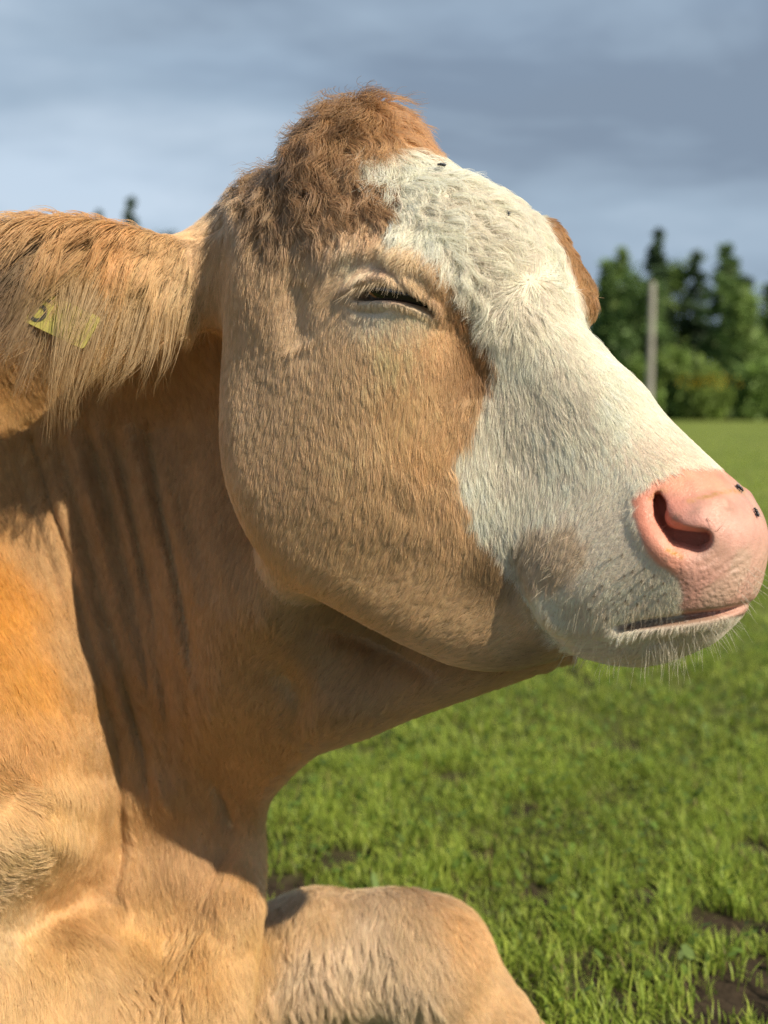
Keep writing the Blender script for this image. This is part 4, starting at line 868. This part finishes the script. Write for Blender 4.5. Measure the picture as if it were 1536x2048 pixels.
def veg_mat(name, transl=.32, rough=.5):
    m = bpy.data.materials.new(name); m.use_nodes = True; nt = m.node_tree; N = nt.nodes; K = nt.links; b = N['Principled BSDF']; o = N['Material Output']
    a = attr_node(nt, 'gcol'); K.new(a.outputs['Color'], b.inputs['Base Color']); b.inputs['Roughness'].default_value = rough; b.inputs['Specular IOR Level'].default_value = .35
    t = N.new('ShaderNodeBsdfTranslucent'); K.new(a.outputs['Color'], t.inputs['Color']); x = N.new('ShaderNodeMixShader'); x.inputs[0].default_value = transl
    K.new(b.outputs[0], x.inputs[1]); K.new(t.outputs[0], x.inputs[2]); K.new(x.outputs[0], o.inputs['Surface']); return m
def set_gcol(me, col):
    at = me.attributes.new('gcol', 'FLOAT_COLOR', 'POINT'); at.data.foreach_set('color', np.ascontiguousarray(np.c_[col, np.ones(len(col))], np.float32).ravel())
if True:
    def ground_mat():
        m = bpy.data.materials.new('pasture'); m.use_nodes = True; nt = m.node_tree; N = nt.nodes; K = nt.links; b = N['Principled BSDF']; b.inputs['Roughness'].default_value = .95; b.inputs['Specular IOR Level'].default_value = .1
        g = N.new('ShaderNodeNewGeometry')
        n = N.new('ShaderNodeTexNoise'); n.inputs['Scale'].default_value = .35; n.inputs['Detail'].default_value = 8; n.inputs['Roughness'].default_value = .65; K.new(g.outputs['Position'], n.inputs['Vector'])
        r = N.new('ShaderNodeValToRGB'); r.color_ramp.elements[0].position = .38; r.color_ramp.elements[1].position = .62; r.color_ramp.elements[0].color = (.145, .195, .042, 1); r.color_ramp.elements[1].color = (.215, .250, .062, 1); K.new(n.outputs['Fac'], r.inputs['Fac'])
        n2 = N.new('ShaderNodeTexNoise'); n2.inputs['Scale'].default_value = 38; n2.inputs['Detail'].default_value = 6; K.new(g.outputs['Position'], n2.inputs['Vector'])
        r2 = N.new('ShaderNodeValToRGB'); r2.color_ramp.elements[0].color = (.018, .013, .009, 1); r2.color_ramp.elements[1].color = (.075, .055, .036, 1); K.new(n2.outputs['Fac'], r2.inputs['Fac'])
        x = N.new('ShaderNodeMix'); x.data_type = 'RGBA'; K.new(attr_node(nt, 'bare').outputs['Fac'], x.inputs['Factor']); K.new(r.outputs[0], x.inputs['A']); K.new(r2.outputs[0], x.inputs['B']); K.new(x.outputs['Result'], b.inputs['Base Color'])
        bp2 = N.new('ShaderNodeBump'); bp2.inputs['Distance'].default_value = .012; bp2.inputs['Strength'].default_value = .8; K.new(n2.outputs['Fac'], bp2.inputs['Height']); K.new(bp2.outputs[0], b.inputs['Normal']); return m
    xs = np.unique(np.concatenate([np.arange(-3, 3.01, .05), np.sign(np.arange(-30, 31))*3*1.26**np.abs(np.arange(-30, 31))])); ys = np.concatenate([np.array([-2500, -500, -100, -20, -5, -1]), np.arange(0, 7, .05), 7*1.13**np.arange(0, 50)])
    GX, GY = np.meshgrid(xs, ys, indexing='ij'); gx, gy = GX.ravel(), GY.ravel(); gz = zground(gx, gy); so = soilness(gx, gy)*np.exp(-np.maximum(gy-5, 0)/4)
    gz = gz-.012*so
    nx, ny = GX.shape; i, j = np.meshgrid(np.arange(nx-1), np.arange(ny-1), indexing='ij'); i, j = i.ravel(), j.ravel()
    gme = mesh_np('ground', np.stack([gx, gy, gz], 1), np.stack([i*ny+j, (i+1)*ny+j, (i+1)*ny+j+1, i*ny+j+1], 1), ground_mat())
    bare = np.clip(.80*np.exp(-np.maximum(gy-2.4, 0)/1.6)+so, 0, 1); at = gme.attributes.new('bare', 'FLOAT', 'POINT'); at.data.foreach_set('value', bare.astype(np.float32))
    link('ground', gme, kind='structure')
    GRASS = veg_mat('grass_blade', .40)
    def blades(n, d0, d1, hmin, hmax, wid, lev, seed, marg=.55, outer=False):
        r = np.random.default_rng(seed)
        y = d0*(d1/d0)**r.random(n) if d1/d0 > 2.4 else np.sqrt(r.uniform(d0*d0, d1*d1, n)); x = r.uniform(-1, 1, n)*(.36*y+marg)
        so = soilness(x, y); cl = noise3(np.stack([x*16, y*12, 0*x], -1), 45); cl2 = noise3(np.stack([x*3.2, y*2.4, 0*x], -1), 46)
        keep = r.random(n) < np.clip(1.05-so*1.2+.25*cl, .02, 1)
        if outer: keep &= (np.abs(x) > .36*y+.45) | (y < 1.2)
        x, y, cl, cl2 = x[keep], y[keep], cl[keep], cl2[keep]; n = len(x)
        h = r.uniform(hmin, hmax, n)*(1+.45*cl+.25*cl2); tall = r.random(n) < .012; h[tall] *= r.uniform(1.6, 2.6, tall.sum())
        yaw = r.uniform(0, 2*np.pi, n); lean = r.uniform(.1, 1.05, n); lean[tall] *= .35; w = wid*r.uniform(.55, 1.3, n)*np.where(r.random(n) < .06, 1.9, 1)
        dx, dy = np.cos(yaw), np.sin(yaw); z0 = zground(x, y)-.004; V_, C_ = [], []
        turn = r.uniform(-.6, .6, n); sx, sy = -np.sin(yaw+turn), np.cos(yaw+turn)
        hue = r.random(n); base = np.array([.245, .350, .050])*(1-hue[:, None])+np.array([.395, .460, .080])*hue[:, None]
        base = base*(1+.22*cl2+.15*cl)[:, None]; dry = r.random(n) < .045; base[dry] = np.array([.26, .20, .085])*r.uniform(.6, 1.2, (dry.sum(), 1)); brt = r.random(n) < .10; base[brt] = np.array([.21, .29, .035])
        for k in range(lev+1):
            s = k/lev; out = h*lean*s**1.7; up = h*(s-.28*lean*s*s); ww = w*(1-.25*s) if k < lev else w*.06
            c = np.stack([x+dx*out, y+dy*out, z0+up], -1)
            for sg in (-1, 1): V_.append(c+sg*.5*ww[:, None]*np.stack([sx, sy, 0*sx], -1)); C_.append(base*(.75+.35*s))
        Vv = np.stack(V_, 1).reshape(-1, 3); Cc = np.stack(C_, 1).reshape(-1, 3); m = 2*(lev+1); o = np.arange(n)[:, None]*m
        F_ = np.concatenate([o+np.array([2*k, 2*k+1, 2*k+3, 2*k+2]) for k in range(lev)])
        return Vv, F_, Cc
    sets = [blades(150000, 1.15, 2.6, .012, .036, .0024, 3, 1), blades(110000, 2.6, 6.5, .016, .042, .0040, 2, 2), blades(80000, 6.5, 40, .025, .06, .013, 1, 3, 2.0), blades(130000, .25, 5.0, .014, .04, .0042, 1, 4, 2.6, True)]
    o = 0; VV, FF, CC = [], [], []
    for v, f, c in sets: VV.append(v); FF.append(f+o); CC.append(c); o += len(v)
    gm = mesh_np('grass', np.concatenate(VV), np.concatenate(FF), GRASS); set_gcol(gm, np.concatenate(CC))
    link('grass', gm, kind='stuff', label='short green pasture grass around the cow', category='grass')
    # clover and small broad leaves in the sward
    n = 7000; y = np.sqrt(rng.uniform(1.2**2, 4.0**2, n)); x = rng.uniform(-1, 1, n)*(.36*y+.4); keep = rng.random(n) > soilness(x, y); x, y = x[keep], y[keep]; n = len(x)
    z = zground(x, y)+rng.uniform(.008, .034, n); yaw = rng.uniform(0, 6.28, n); til = rng.normal(0, .45, (n, 2)); a = np.linspace(0, 2*np.pi, 7)[:-1]; sz = rng.uniform(.003, .0085, n)
    lx = np.cos(a)*1.35*sz[:, None]; ly = np.sin(a)*.8*sz[:, None]; X = x[:, None]+lx*np.cos(yaw)[:, None]-ly*np.sin(yaw)[:, None]; Y = y[:, None]+lx*np.sin(yaw)[:, None]+ly*np.cos(yaw)[:, None]; Z = z[:, None]+lx*til[:, :1]+ly*til[:, 1:]
    Vv = np.stack([X, Y, Z], -1).reshape(-1, 3); F_ = np.concatenate([np.arange(n)[:, None]*6+np.array(q) for q in ((0, 1, 2, 3), (0, 3, 4, 5))])
    lm = mesh_np('clover', Vv, F_, GRASS); set_gcol(lm, np.repeat(np.array([.125, .20, .032])*rng.uniform(.7, 1.35, (n, 1)), 6, 0)); link('clover', lm, kind='stuff', label='small broad clover leaves low in the grass', category='clover')
    print('grass', time.time()-T0)

# ------------------------------------------------------------------ field edge: pole, shrubs, trees, wood
LEAF = veg_mat('leaf', .22, .6); BARK = mat_noise('bark', (.05, .038, .028), (.11, .09, .07), 6, .9, .02); POLEM = mat_noise('weathered_wood', (.24, .225, .20), (.36, .34, .30), 5, .85, .01)
def tube(pts, rad, n=8):
    v, f = [], []
    for i, (p, r) in enumerate(zip(pts, rad)):
        for k in range(n): v.append((p[0]+r*math.cos(k*2*math.pi/n), p[1]+r*math.sin(k*2*math.pi/n), p[2]))
    for i in range(len(pts)-1):
        for k in range(n): f.append((i*n+k, i*n+(k+1) % n, (i+1)*n+(k+1) % n, (i+1)*n+k))
    f.append(tuple(range((len(pts)-1)*n, len(pts)*n))); return v, f
def leaves(c, nrm_jit, size, r, up=.4):
    """small four-sided leaf sprays at centres c"""
    n = len(c); d = r.normal(0, 1, (n, 3)); d[:, 2] *= nrm_jit; d /= np.linalg.norm(d, axis=1)[:, None]; e = np.cross(d, r.normal(0, 1, (n, 3))); e /= np.linalg.norm(e, axis=1)[:, None]
    s = size*r.uniform(.5, 1.25, n)[:, None]; V_ = np.stack([c-d*s, c+e*s*.42, c+d*s, c-e*s*.42], 1).reshape(-1, 3); return V_, np.arange(n)[:, None]*4+np.arange(4)
def conifer_pts(h, R, n, r, start=.08):
    """spray centres along drooping whorled boughs"""
    nb = int(h*11); zb = start*h+(h*.985-start*h)*np.sort(r.random(nb))**.92; out = []
    for z in zb:
        t = 1-(z/h); Lb = R*(t**.85)*r.uniform(.55, 1.12)+.10; a = r.uniform(0, 6.283); m = max(3, int(n/nb*(.35+1.5*t))); s = r.random(m)**.7
        q = np.stack([np.cos(a)*Lb*s, np.sin(a)*Lb*s, z-.30*Lb*s**1.2+.12*Lb*s**3], -1)+r.normal(0, .10, (m, 3))*(.3+s[:, None]*R*.5); out.append(q)
    return np.concatenate(out)
def bushy_pts(h, R, n, r, z0=.15):
    k = int(14+h*3); zc = r.uniform(z0, .93, k)*h; prof = np.sin(np.pi*np.clip((zc/h)*.80+.17, 0, 1))**.7; a = r.uniform(0, 6.283, k); rr = R*prof*np.sqrt(r.random(k))*.85
    cc = np.stack([rr*np.cos(a), rr*np.sin(a), zc], -1); i = r.integers(0, k, n); return cc[i]+r.normal(0, 1, (n, 3))*np.array([.24, .24, .30])*R*.75
def tree(name, px, top, D, R, kind, col, label, seed, n=2600, group='trees along the field edge', cat='tree'):
    r = np.random.default_rng(seed); x = (px-PX0)/FPX*D; h = (HOR-top)/FPX*D+CAMZ
    root = bpy.data.objects.new(name, None); COL.objects.link(root); root.location = (x, D, 0); root['label'] = label; root['category'] = cat; root['group'] = group
    hs = np.linspace(0, h*.96, 7); v, f = tube([(r.normal(0, .02)*i, r.normal(0, .02)*i, z-.05) for i, z in enumerate(hs)], [max(.02, .016*h*(1-.9*z/h)) for z in hs]); link('trunk', mesh_py('trunk', v, f, BARK, True), root)
    n = int(n*1.9); c = conifer_pts(h, R, n, r) if kind == 'c' else bushy_pts(h, R, n, r)
    v, f = leaves(c, .45 if kind == 'c' else .8, .21 if kind == 'c' else .19, r); m = mesh_np('crown', v, f, LEAF, False)
    cv = np.repeat(np.array(col)*r.uniform(.65, 1.35, (len(c), 1))*(1+.35*noise3(c*1.3+seed, 3))[:, None], 4, 0); set_gcol(m, cv); link('crown', m, root); return root
if True:
    DK, MD, LT = (.066, .110, .052), (.112, .185, .055), (.165, .245, .062)
    tree('spruce_tree', 1303, 462, 57, 1.5, 'c', DK, 'tall dark spruce with a thin spire directly behind the wooden pole', 1, 3600)
    tree('spruce_tree', 1384, 505, 58, 1.8, 'c', DK, 'dark spruce between the spired one and the broad green one', 2, 3400)
    tree('pine_tree', 1440, 488, 55, 2.0, 'c', MD, 'broad mid green conifer, tallest right of the pole', 3, 3600)
    tree('birch_tree', 1336, 532, 59, 1.5, 'b', LT, 'slim light green tree just right of the pole top', 4)
    tree('birch_tree', 1236, 498, 60, 1.5, 'c', LT, 'light green pointed tree left of the pole', 5, 3200)
    tree('young_tree', 1205, 525, 58, 1.4, 'c', MD, 'green pointed tree closest to the cow brow', 6, 3000)
    tree('birch_tree', 1268, 548, 56, 1.5, 'b', MD, 'rounded green tree between the pole and the pointed light one', 7)
    tree('birch_tree', 1498, 585, 52, 1.7, 'b', LT, 'low leafy light green tree near the right picture edge', 8, 3000)
    tree('spruce_tree', 1556, 520, 55, 1.8, 'c', MD, 'green conifer cut off by the right picture edge', 9, 3000)
    tree('spruce_tree', 272, 396, 62, 1.2, 'c', DK, 'narrow spruce top showing above the hairy ear, taller of two', 10, 3200)
    tree('spruce_tree', 212, 430, 64, .9, 'c', DK, 'small spruce tip above the hairy ear, left of the taller one', 11, 2600)
    tree('pine_tree', 335, 458, 60, 1.3, 'b', DK, 'rounded dark treetop in the dip between ear and poll', 12, 2400)
    v, f = tube([(0, 0, -.2), (.01, 0, 1.5), (.02, 0, 3.2), (.02, .01, 4.62), (.02, .01, 4.68)], [.135, .125, .115, .108, .09], 12)
    pole = link('wooden_pole', mesh_py('wooden_pole', v, f, POLEM, True), label='bare weathered wooden pole standing at the field edge', category='pole'); pole.location = ((1296-PX0)/FPX*38.5, 38.5, 0)
    def shrub(px, top, D, R, col, label, seed, flowers=0):
        root = tree('shrub', px, top, D, R, 'b', col, label, seed, 2600, 'shrubs in front of the trees', 'shrub')
        if flowers:
            r = np.random.default_rng(seed+90); h = (HOR-top)/FPX*D+CAMZ; c = np.stack([r.normal(0, R*.55, flowers), -R*.75+r.normal(0, .15, flowers), h*r.uniform(.62, .9, flowers)], -1)
            v, f = leaves(c, 1., .055, r); m = mesh_np('flowers', v, f, LEAF, False); set_gcol(m, np.tile((.55, .36, .02), (len(v), 1))); link('flowers', m, root, kind='stuff')
    shrub(1340, 716, 47, 1.1, (.19, .28, .06), 'light green shrub at the foot of the wooden pole', 31)
    shrub(1402, 738, 45, .95, (.19, .27, .06), 'shrub dotted with yellow flowers', 32, 260)
    shrub(1466, 752, 46, 1.0, (.12, .20, .05), 'dark green shrub right of the yellow flowers', 33)
    shrub(1532, 742, 45, 1.1, (.16, .25, .055), 'shrub cut off by the right picture edge', 34)
    shrub(1278, 738, 46, 1.0, (.16, .24, .055), 'shrub left of the wooden pole, half behind the nose bridge', 35)
    # the wood behind, reads as one dark mass
    r = np.random.default_rng(77); VV, FF, CC, o = [], [], [], 0
    for k in range(150):
        x = -72+k*1.12+r.normal(0, .4); D = r.uniform(66, 80); h = r.uniform(7.2, 9.0)
        c = (conifer_pts(h, r.uniform(1.5, 2.3), 1000, r) if r.random() < .6 else bushy_pts(h, r.uniform(1.4, 2.1), 950, r))+np.array([x, D, 0])
        v, f = leaves(c, .6, .32, r); cc = np.array((DK, DK, MD, LT)[r.integers(0, 4)])*r.uniform(.7, 1.2)
        VV.append(v); FF.append(f+o); CC.append(np.repeat(cc*r.uniform(.7, 1.3, (len(c), 1)), 4, 0)); o += len(v)
    m = mesh_np('distant_wood', np.concatenate(VV), np.concatenate(FF), LEAF, False); set_gcol(m, np.concatenate(CC)); link('distant_wood', m, kind='stuff', label='dense dark wood far behind the field', category='wood')
    print('total', time.time()-T0)
